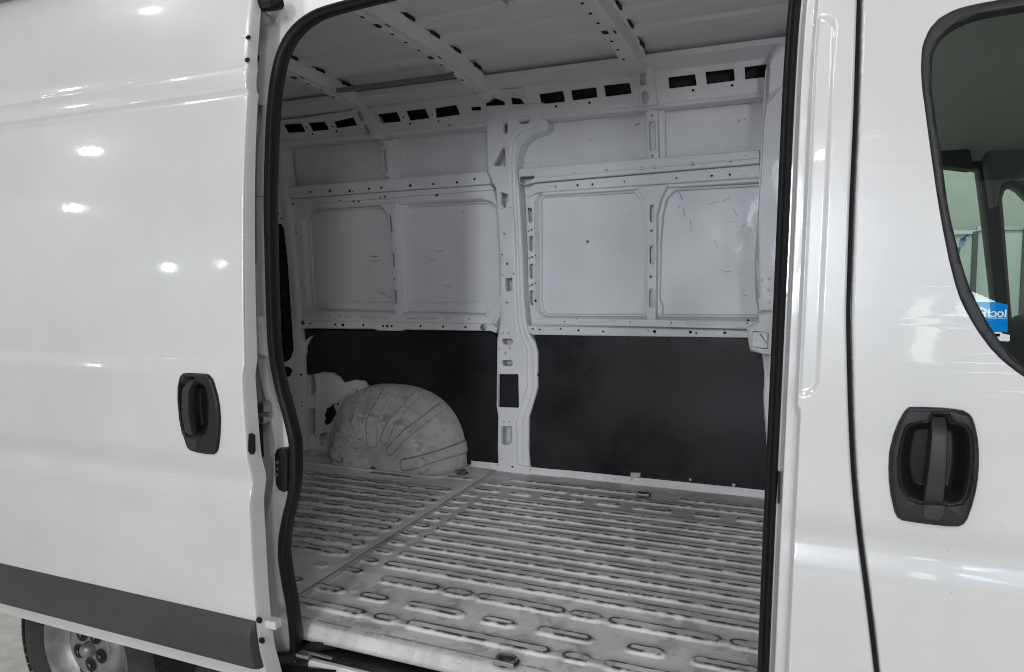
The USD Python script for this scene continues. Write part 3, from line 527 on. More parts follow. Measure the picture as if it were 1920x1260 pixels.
rl = part('roof_rail', plate(px(rr), [pxpoly(q, .003) for q in quads] + holes([(581, 241, 1.6), (592, 253, 1.8), (629, 239, 1.4), (637, 248, 2), (762, 222, 1.8), (774, 234, 2), (815, 217, 1.4), (827, 229, 1.8), (847, 237, 2), (1046, 202, 2.4), (1108, 195, 2.4), (1301, 172, 2.6), (1374, 163, 2.6)]), h=.030, deep=-.045, bevel=.010, lip=.002), 'inner_paint', V, label='white roof rail with a row of rectangular openings')
part('rail_lip', plate(px([(505, 268), (523, 265), (700, 252), (910, 231), (1027, 217), (1205, 200), (1240, 196), (1460, 170), (1460, 176), (1027, 223), (910, 236), (700, 257), (505, 273)]), h=.036, deep=.02, bevel=.004), 'inner_paint', rl)
part('rail_shade_sheet', plate(px([(505, 226), (1460, 90), (1460, 175), (505, 270)]), h=-.05, deep=-.055, bevel=.002), 'cab_dark', rl)  # dark sheet painted as the shade behind the rail openings

# rear corner with the air vent
RC = px([(490, 255), (527, 262), (538, 380), (562, 583), (566, 870), (490, 870)])
vent = pxpoly([(480, 420), (531, 420), (536, 430), (554, 655), (549, 671), (540, 678), (480, 681)], .01); pill = pxpoly([(480, 687), (546, 687), (553, 694), (546, 706), (480, 706)], .01); up = pxpoly([(480, 370), (522, 370), (525, 390), (518, 400), (480, 402)], .008)
lo = pxpoly([(480, 740), (552, 740), (555, 770), (480, 770)], .006)
rc = part('rear_corner_panel', plate(RC, [vent, pill, up, lo] + holes([(526, 401, 1.6), (531, 410, 1.8)]), h=.020, deep=-.058, bevel=.008), 'inner_paint', V)
part('vent_grille', plate(px([(480, 365), (540, 365), (565, 710), (565, 775), (480, 775)]), h=-.02, deep=-.03, bevel=.002), 'torn_black', rc)
for k in range(20):
    y = 440 + k * 11.5; part('vent_slat', plate(px([(505, y), (529 + k * 1.05, y), (529 + k * 1.05, y + 3), (505, y + 3)]), h=-.010, deep=-.02, bevel=.002), 'black_plastic', rc)
part('rear_pillar', plate(px([(524, 262), (534, 262), (546, 352), (556, 470), (568, 600), (573, 640), (577, 700), (581, 862), (566, 862), (560, 640), (556, 570), (545, 480), (535, 380), (528, 330)]), holes([(571, 701, 2.4), (574, 680, 1.3), (572, 753, 1.5), (573, 760, 1.2)]), h=.034, deep=-.05, bevel=.010), 'inner_paint', V)

# black lining boards
def lining(outline, bulge, name='lining_board', parent=V, label=None):
    P = Polygon(px(outline)).buffer(0).buffer(-.012).buffer(.012, quad_segs=3); b = P.bounds; acc = Acc()
    inner = P.buffer(-.003)
    hf = lambda v: bulge(v) + .006
    band(acc, P, inner, -.03, .006, wall_d, ())
    xs = np.arange(b[0], b[2] + .04, .04); zs = np.arange(b[1], b[3] + .04, .04)
    for i in range(len(xs) - 1):
        col = inner.intersection(sbox(xs[i], b[1], xs[i + 1], b[3]))
        if not col.is_empty: fill(acc, col, hf, wall_d, zs)
    return part(name, acc.mesh(), 'lining_board', parent, smooth=60, label=label)
def bulge(v): 
    q = np.column_stack([v[:, 0] * 1.6, v[:, 1] * 1.9, 0 * v[:, 0]]); return .034 * (meshkit.fbm(q, 2, 21) - .5)
lb = lining([(1001, 626), (1440, 634), (1450, 940), (997, 880), (994, 840), (995, 780), (1004, 750), (1012, 727), (1012, 660), (1006, 640)], bulge, label='black hardboard lining of the right lower wall, dented and scuffed')
for a, b in ((1065, 632), (1124, 634), (1180, 635), (1255, 637), (1315, 638), (1010, 702)): bolt_at(a, b, .75, off=-.006, parent=lb, name='rivet', m='black_plastic')
part('board_fold', plate(px([(1001, 868), (1446, 918), (1446, 923), (1001, 872)]), h=.010, deep=0, bevel=.003), 'lining_board', lb)
bolt_at(1295, 898, .45, off=-.012, parent=lb, name='screw', m='white_plastic'); bolt_at(1376, 908, .6, off=-.012, parent=lb, name='screw', m='white_plastic')
part('corner_bracket', plate(px([(1183, 884), (1203, 885), (1202, 893), (1191, 893), (1187, 903), (1183, 903)]), h=.020, deep=.0, bevel=.002), 'white_plastic', V, label='small bent white bracket at the foot of the black lining')
lb = lining([(565, 640), (564, 626), (573, 617), (922, 622), (932, 628), (937, 645), (937, 874), (905, 878), (880, 876), (700, 800), (694, 724), (687, 715), (667, 712), (647, 718), (640, 707), (627, 699), (607, 697), (592, 702), (576, 704), (575, 655)], lambda v: .010 * (meshkit.fbm(np.column_stack([v[:, 0] * 1.6, v[:, 1] * 1.9, 0 * v[:, 0]]), 2, 25) - .5) - .006, label='torn black hardboard lining above the wheel arch')
part('board_strip', plate(px([(925, 685), (990, 685), (990, 775), (925, 775)]), h=-.01, deep=-.03, bevel=.002), 'lining_board', lb)
# what the torn board leaves open
part('torn_edge', plate(px([(566, 655), (573, 640), (583, 631), (590, 628), (583, 637), (577, 650), (574, 703), (568, 703)]), h=.016, deep=-.02, bevel=.002), 'inner_paint', lb)
ip = part('inner_side_panel', plate(px([(566, 660), (700, 690), (720, 760), (640, 870), (566, 870)]), [pxpoly([(578, 705), (588, 705), (589, 735), (586, 742), (579, 742)], .004), pxpoly([(577, 768), (590, 766), (591, 812), (578, 818)], .005), pxpoly([(596, 815), (611, 812), (609, 826), (595, 828)], .004), pxd(600, 833, 2.6)], h=-.014, deep=-.05, bevel=.004), 'inner_paint', V)
part('panel_rib', plate(px([(588, 700), (597, 699), (599, 735), (596, 760), (597, 812), (590, 822), (589, 760), (592, 735)]), h=.004, deep=-.03, bevel=.008), 'inner_paint', ip)
part('torn_board', plate(px([(634, 753), (628, 755), (623, 757), (618, 763), (611, 765), (610, 772), (607, 778), (609, 785), (606, 792), (611, 798), (619, 793), (624, 783), (630, 774), (637, 765)]), h=-.006, deep=-.03, bevel=.002), 'torn_black', ip, label='ragged scrap of black board')
part('arch_bracket', plate(px([(628, 757), (652, 738), (676, 722), (690, 719), (694, 726), (672, 738), (650, 755), (634, 775)]), holes([(637, 757, 2.2), (672, 731, 1.5)]), h=.02, deep=-.03, bevel=.006), 'arch_paint', ip)
# edge flange between floor and wall
part('floor_flange', sweep([(-1.66, 1.925, .556), (-1.50, 1.925, .556), (.35, 1.925, .556)], [(-.055, -.01), (-.05, .004), (-.012, .012), (.02, .030), (.03, -.01)], up=(0, 0, 1)), 'floor_paint', V)

# far pillar beside the driver
def far_plate(pts, d, deep, bevel, hol=(), rnd=.006): return plate(px(pts, d), hol, h=0., deep=-deep, bevel=bevel, wide=.004, mp=d, zs=(), rnd=rnd)
fp = part('front_pillar', far_plate([(1484, 55), (1446, 93), (1438, 108), (1432, 130), (1428, 200), (1423, 290), (1417, 420), (1412, 490), (1414, 560), (1419, 590), (1424, 640), (1430, 700), (1430, 740), (1437, 850), (1440, 945), (1620, 960), (1620, 20)], 3.20, .26, .035), 'inner_paint', V, label='bright white front pillar on the far side behind the driver')
part('pillar_cover', far_plate([(1478, 72), (1450, 96), (1441, 112), (1437, 190), (1434, 190), (1478, 150), (1500, 130), (1500, 60)], 3.185, .05, .012), 'inner_paint', fp)
part('pillar_trim', far_plate([(1470, 152), (1434, 193), (1429, 240), (1421, 400), (1419, 480), (1424, 560), (1424, 585), (1490, 585), (1500, 150)], 3.19, .05, .010, [pxd(1421 + 6, 525, 3, 3.19), pxd(1443, 523, 1.8, 3.19), pxd(1442, 544, 2.2, 3.19), pxd(1442, 566, 2.2, 3.19), pxd(1420, 507, 1.6, 3.19), pxd(1424, 488, 1.4, 3.19)]), 'inner_paint', fp)
part('belt_cover', [far_plate([(1417, 587), (1419, 604), (1397, 617), (1400, 628), (1403, 652), (1406, 660), (1432, 667), (1500, 672), (1500, 575)], 3.06, .16, .012)], 'white_plastic', fp)
part('sticker', far_plate([(1410, 620), (1441, 624), (1440, 655), (1409, 651)], 3.056, .004, .001), 'label_paper', fp)
for k in range(6): part('sticker_mark', far_plate([(1424 + k * 2.2, 625 + k * 3), (1427 + k * 2, 626 + k * 3), (1428 + k * 2, 629 + k * 3), (1425 + k * 2.2, 628 + k * 3)], 3.053, .002, .0008, rnd=0), 'cab_dark', fp)
part('pillar_foot', far_plate([(1444, 693), (1434, 715), (1429, 735), (1429, 756), (1437, 850), (1442, 905), (1500, 910), (1500, 690)], 3.12, .1, .014), 'inner_paint', fp)

# ---- roof
RX = np.linspace(-3.1, .35, 24)
def roof_z(d): return 2.592 + .035 * (1 - ((d - 2.5) / .95) ** 2)
rd = np.arange(1.52, 3.47, .003)
def rib(d):
    h = 0 * d
    for c in (1.78, 1.98, 2.18, 2.385, 2.59, 2.80, 3.0): h = h - .020 * (1 - sstep(.036, .0425, np.abs(d - c)))
    return h
RG = np.stack([np.repeat(RX[None], len(rd), 0), np.repeat((rd - 1.5)[:, None], len(RX), 1), np.repeat((roof_z(rd) + rib(rd) - .05 * sstep(3.25, 3.45, rd) - .06 * sstep(1.75, 1.52, rd))[:, None], len(RX), 1)], -1)
part('roof_panel', grid(RG), 'roof_paint', V, smooth=True, label='ribbed underside of the steel roof')
part('roof_skin', boxm(-3.15, 1.2, .10, 1.90, 2.66, 2.68, .008), 'white_paint', V)
part('roof_edge', sweep([(-3.1, 1.845, 2.53), (.35, 1.845, 2.53)], [(-.03, .0), (-.03, .02), (.06, .055), (.09, .055), (.09, .03), (.0, -.01)], up=(0, 0, 1)), 'inner_paint', V)
def bow(x, w=.036, fl=.062, drop=.05):
    d = np.linspace(1.60, 3.33, 40); z = 2.592 + .035 * (1 - ((d - 2.5) / .95) ** 2) - .012
    z = z - .02 * sstep(3.05, 3.33, d)
    pr = [(-fl, .0), (-fl, -.004), (-w - .012, -.006), (-w - .004, -drop + .004), (-w, -drop), (-.012, -drop), (-.008, -drop + .004), (.008, -drop + .004), (.012, -drop), (w, -drop), (w + .004, -drop + .004), (w + .012, -.006), (fl, -.004), (fl, .0)]
    p = part('roof_bow', sweep(np.column_stack([0 * d + x, d - 1.5, z]), pr, up=(0, 0, 1)), 'roof_paint', V, smooth=40)
    for j, dd in enumerate(np.arange(1.78, 3.25, .105)):
        zz = float(np.interp(dd, d, z)) - drop - .0012; big = j % 4 == 2
        hx = x - .018
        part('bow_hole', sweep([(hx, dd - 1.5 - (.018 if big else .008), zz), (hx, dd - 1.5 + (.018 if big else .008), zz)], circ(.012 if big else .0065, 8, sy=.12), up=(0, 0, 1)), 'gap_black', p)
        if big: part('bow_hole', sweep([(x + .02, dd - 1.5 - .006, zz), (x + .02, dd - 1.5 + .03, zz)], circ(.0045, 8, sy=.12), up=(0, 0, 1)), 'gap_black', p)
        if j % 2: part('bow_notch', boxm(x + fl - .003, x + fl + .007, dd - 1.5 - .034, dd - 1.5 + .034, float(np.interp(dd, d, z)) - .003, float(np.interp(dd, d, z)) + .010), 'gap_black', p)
    return p
for x in (-.74, -1.535, -2.29, .08): bow(x)
def foot(pts, hol, h=.055): part('bow_foot', plate(px(pts), hol, h=h, deep=-.02, bevel=.008, rnd=.003), 'inner_paint', V)
foot([(1196, 137), (1228, 118), (1232, 150), (1238, 202), (1204, 206)], [pxslot(1209, 147, 1210, 160, 11), pxslot(1214, 182, 1215, 193, 11)])
foot([(664, 210), (692, 196), (714, 222), (729, 256), (714, 264), (699, 260), (686, 246)], [pxslot(684, 216, 689, 226, 9), pxslot(696, 241, 701, 252, 9)])
foot([(896, 184), (925, 158), (936, 164), (948, 170), (984, 167), (996, 188), (962, 180), (945, 184), (930, 181), (914, 192)], [], .045)
dz = lambda d: roof_z(d) - .016
part('roof_duct', [sweep([(-2.22, 1.56, 2.545), (-1.56, 1.56, 2.545)], [(-.014, -.008), (-.014, .008), (-.008, .012), (.008, .012), (.014, .008), (.014, -.008)], up=(0, 0, -1))], 'cab_trim', V)
# a few stiffening patches pressed across the roof
for x, d in ((-1.06, 2.30), (-1.0, 2.30), (-1.08, 2.52), (-.42, 2.62), (-.40, 2.80)):
    part('roof_patch', boxm(x - .022, x + .022, d - 1.5 - .05, d - 1.5 + .06, 2.60, 2.615, .004), 'roof_paint', V)
# closing walls of the load space that the photograph does not show
part('near_side_wall', boxm(-3.1, -1.52, .16, .18, .50, 2.60), 'inner_paint', V)
part('rear_doors', boxm(-3.14, -3.1, .1, 2.0, .50, 2.62), 'inner_paint', V)
part('far_outer_skin', boxm(-3.14, .4, 2.02, 2.05, .40, 2.60), 'white_paint', V)

# ---- body side round the door opening
sealpx = [(553, 1222), (552, 1185), (547, 1140), (538, 1090), (532, 1050), (532, 1015), (538, 975), (548, 932), (553, 885), (552, 835), (542, 785), (527, 730), (516, 675), (511, 620), (508, 520), (506, 430), (506, 330), (509, 240), (514, 175), (524, 118), (540, 78), (568, 45), (604, 24), (660, 8), (740, -12), (850, -40)]
SL = [at_map(a, b, seal_d) for a, b in sealpx]
zt = SL[-1][1] + .004
sealR = [(1518, -170), (1508, -110), (1497, -40), (1491, 0), (1480, 150), (1468, 420), (1460, 600), (1449, 840), (1440, 1040), (1431, 1260), (1428, 1340)]
SR = [at_map(a, b, seal_d) for a, b in sealR]
path2 = smoothpath(SL, 110); pathR = smoothpath(SR, 60); top = [(path2[-1][0] + .05 + k * .12, zt + .004) for k in range(5) if path2[-1][0] + .05 + k * .12 < SR[0][0] - .15]
full = np.vstack([path2, smoothpath([tuple(path2[-1])] + top + [(SR[0][0] - .07, zt - .003), tuple(pathR[0])], 40)[1:-1], pathR])
seal3 = np.column_stack([full[:, 0], seal_d(full[:, 1]) - 1.5, full[:, 1]])
spr = [(-.011, -.012), (-.012, .004), (-.009, .013), (-.003, .016), (.001, .011), (.004, .014), (.009, .012), (.012, .004), (.011, -.012), (.004, -.03), (-.004, -.03)]
part('door_seal', sweep(seal3, spr, up=(0, -1, 0)), 'rubber', V, smooth=50, label='black rubber seal round the door opening')
# rear jamb (C-pillar) as a formed sheet: x from behind the open door to the seal
def jamb():
    zs = np.linspace(.43, 2.40, 330); k = 46
    sx = np.interp(zs, path2[:, 1][:90], path2[:, 0][:90]) if False else None
    o = np.argsort(full[:len(path2), 1]); zz = np.maximum.accumulate(path2[:, 1]); xr = np.interp(zs, zz, path2[:, 0])
    xl = -1.52; U = np.linspace(0, 1, k); X = xl + (xr[:, None] - xl) * U[None]; Z = np.repeat(zs[:, None], k, 1)
    e = xr[:, None] - X                                                     # distance to the seal
    h = .0 * X
    h = h - .022 * sstep(.050, .062, e) * sstep(1.62, 1.66, Z)                  # step beside the door, upper
    h = h - .030 * sstep(.078, .098, e) * (1 - sstep(1.62, 1.66, Z))
    h = h + .006 * (1 - sstep(.012, .02, e))
    h = h - .012 * (1 - sstep(.0, .02, np.hypot((e - .07) / 1.0, (Z - 2.03) / 4) - .012)) * (Z > 1.7)
    h = h + .016 * np.exp(-(((X + 1.375) / .03) ** 2 + ((Z - .60) / .03) ** 2))
    h = h - .010 * sstep(.02, .05, e) * np.exp(-((Z - 1.335) / .16) ** 2)
    d = seal_d(Z) + .004 - h
    part('rear_jamb', grid(np.stack([X, d - 1.5, Z], -1)), 'jamb_paint', V, smooth=True, label='white rear door jamb with latch parts and weld seams')
    return '/World/cargo_van/rear_jamb'
J = jamb()
hd = Polygon([(-1.52, 2.10), (-1.52, 2.60), (.1, 2.60), (.1, 2.0)] + [tuple(p) for p in full[::-1] if p[1] > 2.02]).buffer(0)
part('door_header', plate(hd.buffer(-.002), h=0., deep=-.03, bevel=.006, mp=lambda z: seal_d(z) + .001, zs=(2.0, 2.1, 2.2, 2.3, 2.4)), 'jamb_paint', V)
# details on the jamb
def jp(pts, h=.004, deep=-.01, bev=.002, hol=(), rnd=.0, off=0.): return plate(px(pts, lambda z: seal_d(z) - off), hol, h=h + off, deep=deep + off, bevel=bev, lip=.0015, mp=seal_d, zs=(.7, .9, 1.1, 1.4, 1.6, 1.8, 2.0, 2.2), rnd=rnd)
part('roller_buffer', sweep(smoothpath([(*((ray(474, -14) * 1.50 + CAM)),), (*(ray(497, 4) * 1.50 + CAM),), (*(ray(522, 2) * 1.53 + CAM),)], 8), circ(.020, 10, sx=1.2), up=(0, -1, 0)), 'rubber', J)
part('hinge_hole', jp([(471, 100), (479, 98), (486, 103), (487, 112), (481, 119), (473, 119)], h=.004, rnd=.003), 'gap_black', J)
part('corner_pressing', jp([(478, 5), (512, 35), (520, 47), (530, 28), (524, 26), (510, 30), (490, 8)], h=.010, deep=-.005, bev=.004), 'jamb_paint', J)
part('guide_peg', jp([(464, 79), (476, 87), (475, 99), (463, 98)], h=.022, deep=-.02, bev=.004), 'white_plastic', J)
part('roller_pocket', jp([(470, 606), (489, 605), (490, 650), (471, 656)], h=.004, deep=-.004, bev=.002), 'cab_trim', J)
part('pocket_flap', jp([(474, 609), (490, 605), (492, 650), (486, 649), (474, 630)], h=.008, deep=-.002, bev=.002), 'arch_paint', J)
part('jamb_seam', jp([(467, 366), (506, 369), (506, 370.3), (467, 367.3)], h=.006, deep=0, bev=.0006), 'cab_trim', J)
part('jamb_bulge', jp([(472, 590), (490, 592), (494, 660), (498, 668), (472, 664)], h=.007, deep=-.01, bev=.008), 'jamb_paint', J)
part('latch_plate', jp([(478, 782), (492, 783), (495, 856), (482, 861)], h=.030, deep=.0, bev=.001, rnd=.001), 'gap_black', J)
sb = part('striker_plate', jp([(497, 750), (503, 751), (507, 758), (507, 786), (503, 794), (497, 794), (491, 786), (490, 762), (493, 753)], h=.024, deep=-.005, bev=.003, rnd=.004), 'zinc', J)
for yy in (759, 786): bolt_at(499, yy, .42, off=-.030, mp=seal_d, parent=J, name='striker_bolt', m='dark_steel')
q = [np.array([*(at_map(a, b, seal_d))]) for a, b in ((493, 773), (507, 772), (524, 771))]
part('striker_pin', sweep([(q[0][0], seal_d(q[0][1]) - 1.5 - .034, q[0][1]), (q[1][0], seal_d(q[1][1]) - 1.5 - .045, q[1][1]), (q[2][0], seal_d(q[2][1]) - 1.5 - .036, q[2][1] - .002)], circ(.0065, 8), up=(0, -1, 0)), 'zinc', J)
cb = part('contact_block', jp([(527, 838), (541, 838), (548, 850), (548, 918), (541, 921), (531, 916), (525, 905), (523, 848)], h=.022, deep=-.01, bev=.004, rnd=.004), 'black_plastic', J)
for yy in (863, 875, 886): part('contact_pin', jp([(526, yy - 4), (533, yy - 4), (533, yy + 4), (526, yy + 4)], h=.026, deep=.01, bev=.0015), 'zinc', J)
part('lower_track', [sweep([(-1.50, .01, .478), (-1.36, .06, .485), (-1.30, .13, .50), (-1.24, .16, .508)], [(-.012, -.012), (-.012, .012), (.012, .012), (.012, -.012)], up=(0, 0, 1)), sweep([(-1.50, .02, .43), (-1.2, .07, .445)], circ(.03, 8), up=(0, 0, 1))], 'rubber', V)
part('roller_arm', [boxm(-1.335, -1.29, .060, .085, .490, .503, .003), boxm(-1.29, -1.22, .075, .083, .498, .504, .002)], 'zinc', V)

# ---- B-pillar outer face
gap_px = [(1618, -200), (1615, -80), (1612, 0), (1606, 200), (1597.5, 400), (1592.5, 560), (1594, 700), (1600, 860), (1608, 960), (1620, 1060), (1633, 1160), (1645, 1260), (1655, 1340)]
GP = smoothpath([at_map(a, b, body_d) for a, b in gap_px], 160)
def b_pillar():
    zs = np.linspace(.40, 2.46, 420); u = np.linspace(0, 1, 90)
    xr = np.interp(zs, GP[::-1, 1], GP[::-1, 0]) - .0035; xl = np.interp(zs, pathR[::-1, 1], pathR[::-1, 0]) + .004
    w = xr - xl; X = xl[:, None] + w[:, None] * u[None]; Z = np.repeat(zs[:, None], len(u), 1); e = X - xl[:, None]
    z0 = at_map(1550, 742, body_d)[1]; z1 = at_map(1560, 28, body_d)[1]
    low = 1 - sstep(z0 - .05, z0 - .02, Z)
    h = -(body_d(Z) * 0 + seal_d(Z) - body_d(Z)) * (1 - sstep(.012, .020, e) * .62 - sstep(.024, .036, e) * .0 - .38 * sstep(.040, .046, e) * low - .38 * sstep(.034, .040, e) * (1 - low))
    xc = .045; r = .029; dist = np.hypot(e - xc, np.maximum(0, np.maximum(Z - (z1 - r), (z0 + r) - Z))) - r
    h = h - .0055 * (1 - sstep(-.006, .004, dist)) * sstep(.040, .047, e)
    h = h - .006 * sstep(w[:, None] - .008, w[:, None], e) ** 2
    h = h + .0006 * np.sin(Z * 47) * sstep(.012, .02, e) * (1 - sstep(.03, .05, e))
    d = body_d(Z) - h; d[:, -1] += .03; d[:, 0] += .02
    part('b_pillar', grid(np.stack([X, d - 1.5, Z], -1)), 'white_paint', V, smooth=True, label='white door pillar with a long pressed channel')
    part('pillar_catch', plate(px([(1457, 880), (1464, 883), (1466, 905), (1465, 935), (1460, 947), (1456, 940)], seal_d), h=.012, deep=-.02, bevel=.003, mp=seal_d, zs=()), 'black_plastic', '/World/cargo_van/b_pillar')
b_pillar()
part('door_gap', plate(Polygon([(a - .03, b) for a, b in GP] + [(a + .03, b) for a, b in GP[::-1]]), h=0, deep=-.01, bevel=.002, mp=lambda z: body_d(z) + .035, zs=BODY_Z), 'gap_black', V)

# ---- front passenger door
edge = [(a + .0035, b) for a, b in GP]
win_out = [(1990, -12), (1900, -8), (1835, 3), (1790, 15), (1755, 35), (1735, 62), (1724, 100), (1723, 140), (1730, 200), (1742, 290), (1752, 360), (1762, 420), (1776, 490), (1796, 560), (1822, 610), (1858, 660), (1888, 688), (1920, 711), (1975, 742), (2050, 765), (2130, 700), (2120, 300)]
win_in = [(1990, 4), (1920, 14), (1850, 26), (1797, 45), (1764, 74), (1751, 108), (1749, 150), (1757, 220), (1770, 310), (1783, 400), (1795, 450), (1811, 510), (1836, 570), (1865, 620), (1893, 658), (1920, 684), (1985, 722), (2045, 740), (2095, 690), (2085, 310)]
WO = Polygon(smoothpath(px(win_out + win_out[:1], body_d), 140)).buffer(0); WI = Polygon(smoothpath(px(win_in + win_in[:1], body_d), 140)).buffer(0)
WO, WI = [q.buffer(.03, quad_segs=12).buffer(-.07, quad_segs=12).buffer(.04, quad_segs=12) for q in (WO, WI)]
hs = 4.668; hpx = lambda l: [(1640 + a / hs, 740 + b / hs) for a, b in l]
HB = [(300, 97), (430, 93), (560, 98), (680, 110), (780, 126), (835, 155), (868, 195), (893, 265), (915, 370), (926, 480), (927, 620), (918, 740), (898, 860), (865, 980), (828, 1085), (790, 1140), (735, 1164), (640, 1163), (500, 1148), (360, 1130), (235, 1110), (185, 1080), (160, 1025), (130, 900), (112, 760), (107, 640), (114, 500), (145, 360), (190, 245), (225, 175), (260, 122)]
HR = [(470, 215), (480, 180), (510, 157), (600, 155), (640, 170), (655, 200), (660, 238), (740, 252), (800, 275), (835, 340), (850, 450), (848, 600), (830, 760), (800, 880), (760, 945), (640, 968), (608, 930), (590, 945), (412, 945), (385, 935), (300, 905), (250, 840), (220, 740), (210, 620), (222, 480), (245, 370), (275, 290), (320, 250), (400, 232), (462, 235)]
HO = Polygon(px(hpx(HB), body_d)).buffer(0)
DP = Polygon(edge + [(1.25, GP[-1][1]), (1.25, GP[0][1])]).buffer(0)
acc = Acc(); DH = DP.difference(WO.buffer(-.012)).difference(HO.buffer(-.008))
i1, i2, i3 = DH.buffer(-.0016), DH.buffer(-.004), DH.buffer(-.007)
zsd = BODY_Z
band(acc, DH, i1, -.03, -.0045, body_d, zsd); band(acc, i1, i2, -.0045, -.0012, body_d, zsd); band(acc, i2, i3, -.0012, 0., body_d, zsd); fill(acc, i3, lambda v: np.zeros(len(v)), body_d, zsd)
PD = part('passenger_door', acc.mesh(), 'white_paint', V, smooth=50, label='white front passenger door with its window closed')
part('window_seal', plate(WO.difference(WI), h=.004, deep=-.03, bevel=.006, mp=body_d, zs=zsd, wide=.002), 'black_plastic', PD, smooth=50)
acc = Acc(); fill(acc, WI.buffer(.010), lambda v: np.full(len(v), -.012), lambda z: 1.469 + .062 * (z - 1.44), ())
part('window_pane', acc.mesh(), 'window_glass', PD, smooth=60)
part('door_lining', plate(DP.difference(WI.buffer(.03)), h=0., deep=-.005, bevel=.002, mp=lambda z: body_d(z) + .09, zs=()), 'cab_dark', PD)
def handle(parent, outer, recess, grip, mp, plug, zs, depth=.042):
    O = Polygon(px(outer, mp)).buffer(0); R = Polygon(px(recess, mp)).buffer(0).buffer(-.003).buffer(.003)
    part('handle_surround', plate(O, [R], h=.010, deep=-.012, bevel=.007, lip=.004, mp=mp, zs=zs, wide=.003), 'black_plastic', parent, smooth=50)
    from scipy.ndimage import gaussian_filter
    b = R.bounds; gx_ = np.arange(b[0] - .006, b[2] + .006, .0022); gz_ = np.arange(b[1] - .006, b[3] + .006, .0022); X, Z = np.meshgrid(gx_, gz_)
    pts = shapely.points(X.ravel(), Z.ravel()); ds_ = shapely.distance(pts, R.boundary).reshape(X.shape); ins = shapely.contains_xy(R, X.ravel(), Z.ravel()).reshape(X.shape)
    ds_ = gaussian_filter(np.where(ins, ds_, -ds_), 1.2); hh = .004 - (depth + .004) * sstep(.0, .024, ds_)
    m = grid(np.stack([X, np.asarray(mp(Z)) - 1.5 - hh, Z], -1)); c = (ds_ > -.0035).ravel(); m.update_faces(c[m.faces].all(1)); m.remove_unreferenced_vertices()
    part('handle_recess', m, 'black_plastic', parent, smooth=True)
    g = np.array(px(grip, mp)); gx = g[:4]          # top-left, top-right, bottom-right, bottom-left
    n = 14; t = np.linspace(0, 1, n); L = gx[0] + (gx[3] - gx[0]) * t[:, None]; Rr = gx[1] + (gx[2] - gx[1]) * t[:, None]
    C = (L + Rr) / 2; wd = np.linalg.norm(Rr - L, axis=1) / 2; bow_ = .004 + .012 * np.sin(math.pi * np.clip(t * .9 + .1, 0, 1)); bow_[0] = -.012; bow_[1] = .001; bow_[-1] = -.004
    prof = [(-1, -.016), (-1, -.003), (-.86, .002), (-.5, .0035), (.5, .0035), (.86, .002), (1, -.003), (1, -.016)]
    G = np.array([[(C[i, 0] + a * wd[i], float(mp(C[i, 1])) - 1.5 - (.006 + bow_[i] + b), C[i, 1]) for a, b in prof + prof[:1]] for i in range(n)])
    m = grid(G, flip=True); part('handle_grip', m, 'grip_plastic', parent, smooth=40)
    part('handle_plug', plate(px(plug, mp), h=.0125, deep=.004, bevel=.003, mp=mp, zs=zs, rnd=.004), 'grip_plastic', parent)
handle(PD, hpx(HB), hpx(HR), hpx([(490, 195), (630, 200), (596, 960), (412, 950)]), body_d, hpx([(410, 940), (600, 945), (625, 1000), (590, 1085), (540, 1100), (440, 1090), (400, 1050)]), zsd)

# ---- sliding door, pushed back
XD = -1.316
def sliding_door():
    zs = np.unique(np.r_[PROF[:, 0], np.linspace(.505, 2.49, 150), np.arange(1.12, 1.36, .0035)]); zs = zs[(zs >= .487) & (zs <= 2.49)]; zs = np.r_[.487, zs]
    xs = np.r_[np.linspace(-2.75, -1.66, 90), np.arange(-1.655, -1.445, .0035), np.linspace(-1.44, XD - .02, 14), XD - .012, XD - .006, XD - .003, XD - .0012, XD - .0003, XD]
    ed = np.r_[np.zeros(len(xs) - 6), 0, .0003, .001, .002, .0035, .006]
    X, Z = np.meshgrid(xs, zs)
    ny = meshkit.fbm(np.stack([X * 1.4, Z * 2.0, 0 * X], -1), 2, 31) - .5
    Y = door_d(Z) - 1.5 + ed[None] + .0035 * ny * (np.abs(Z - 1.06) > .09)
    m = grid(np.stack([X, Y, Z], -1))
    HBs = Polygon(px(HS, door_d)).buffer(-.008)                     # the opening for the handle
    c = m.triangles_center; keep = ~shapely.contains_xy(HBs, c[:, 0], c[:, 2]); m.update_faces(keep)
    SD = part('sliding_door', m, 'white_paint', V, smooth=True, label='white sliding side door pushed back along the body')
    # folded edge
    zz = zs; y0 = door_d(zz) - 1.5 + .006
    wd_ = np.interp(zz, [.4, .9, 1.3, 1.9, 2.3, 2.5], [.05, .05, .042, .034, .03, .03])
    G = np.stack([np.stack([np.full_like(zz, XD), y0, zz], -1), np.stack([np.full_like(zz, XD + .001), y0 + .004, zz], -1), np.stack([np.full_like(zz, XD), y0 + wd_, zz], -1), np.stack([np.full_like(zz, XD - .006), y0 + wd_ + .003, zz], -1), np.stack([np.full_like(zz, XD - .10), y0 + wd_ + .003, zz], -1)], 1)
    part('door_edge', grid(G), 'jamb_paint', SD, smooth=40)
    return SD
hq = 4.847; spx = lambda l: [(320 + a / hq, 680 + b / hq) for a, b in l]
HS = spx([(115, 88), (170, 83), (250, 85), (330, 90), (362, 102), (392, 140), (412, 190), (440, 290), (460, 400), (466, 500), (462, 640), (450, 760), (436, 815), (400, 842), (330, 838), (250, 825), (190, 805), (160, 775), (130, 690), (100, 570), (78, 440), (68, 330), (70, 220), (82, 150), (95, 110)])
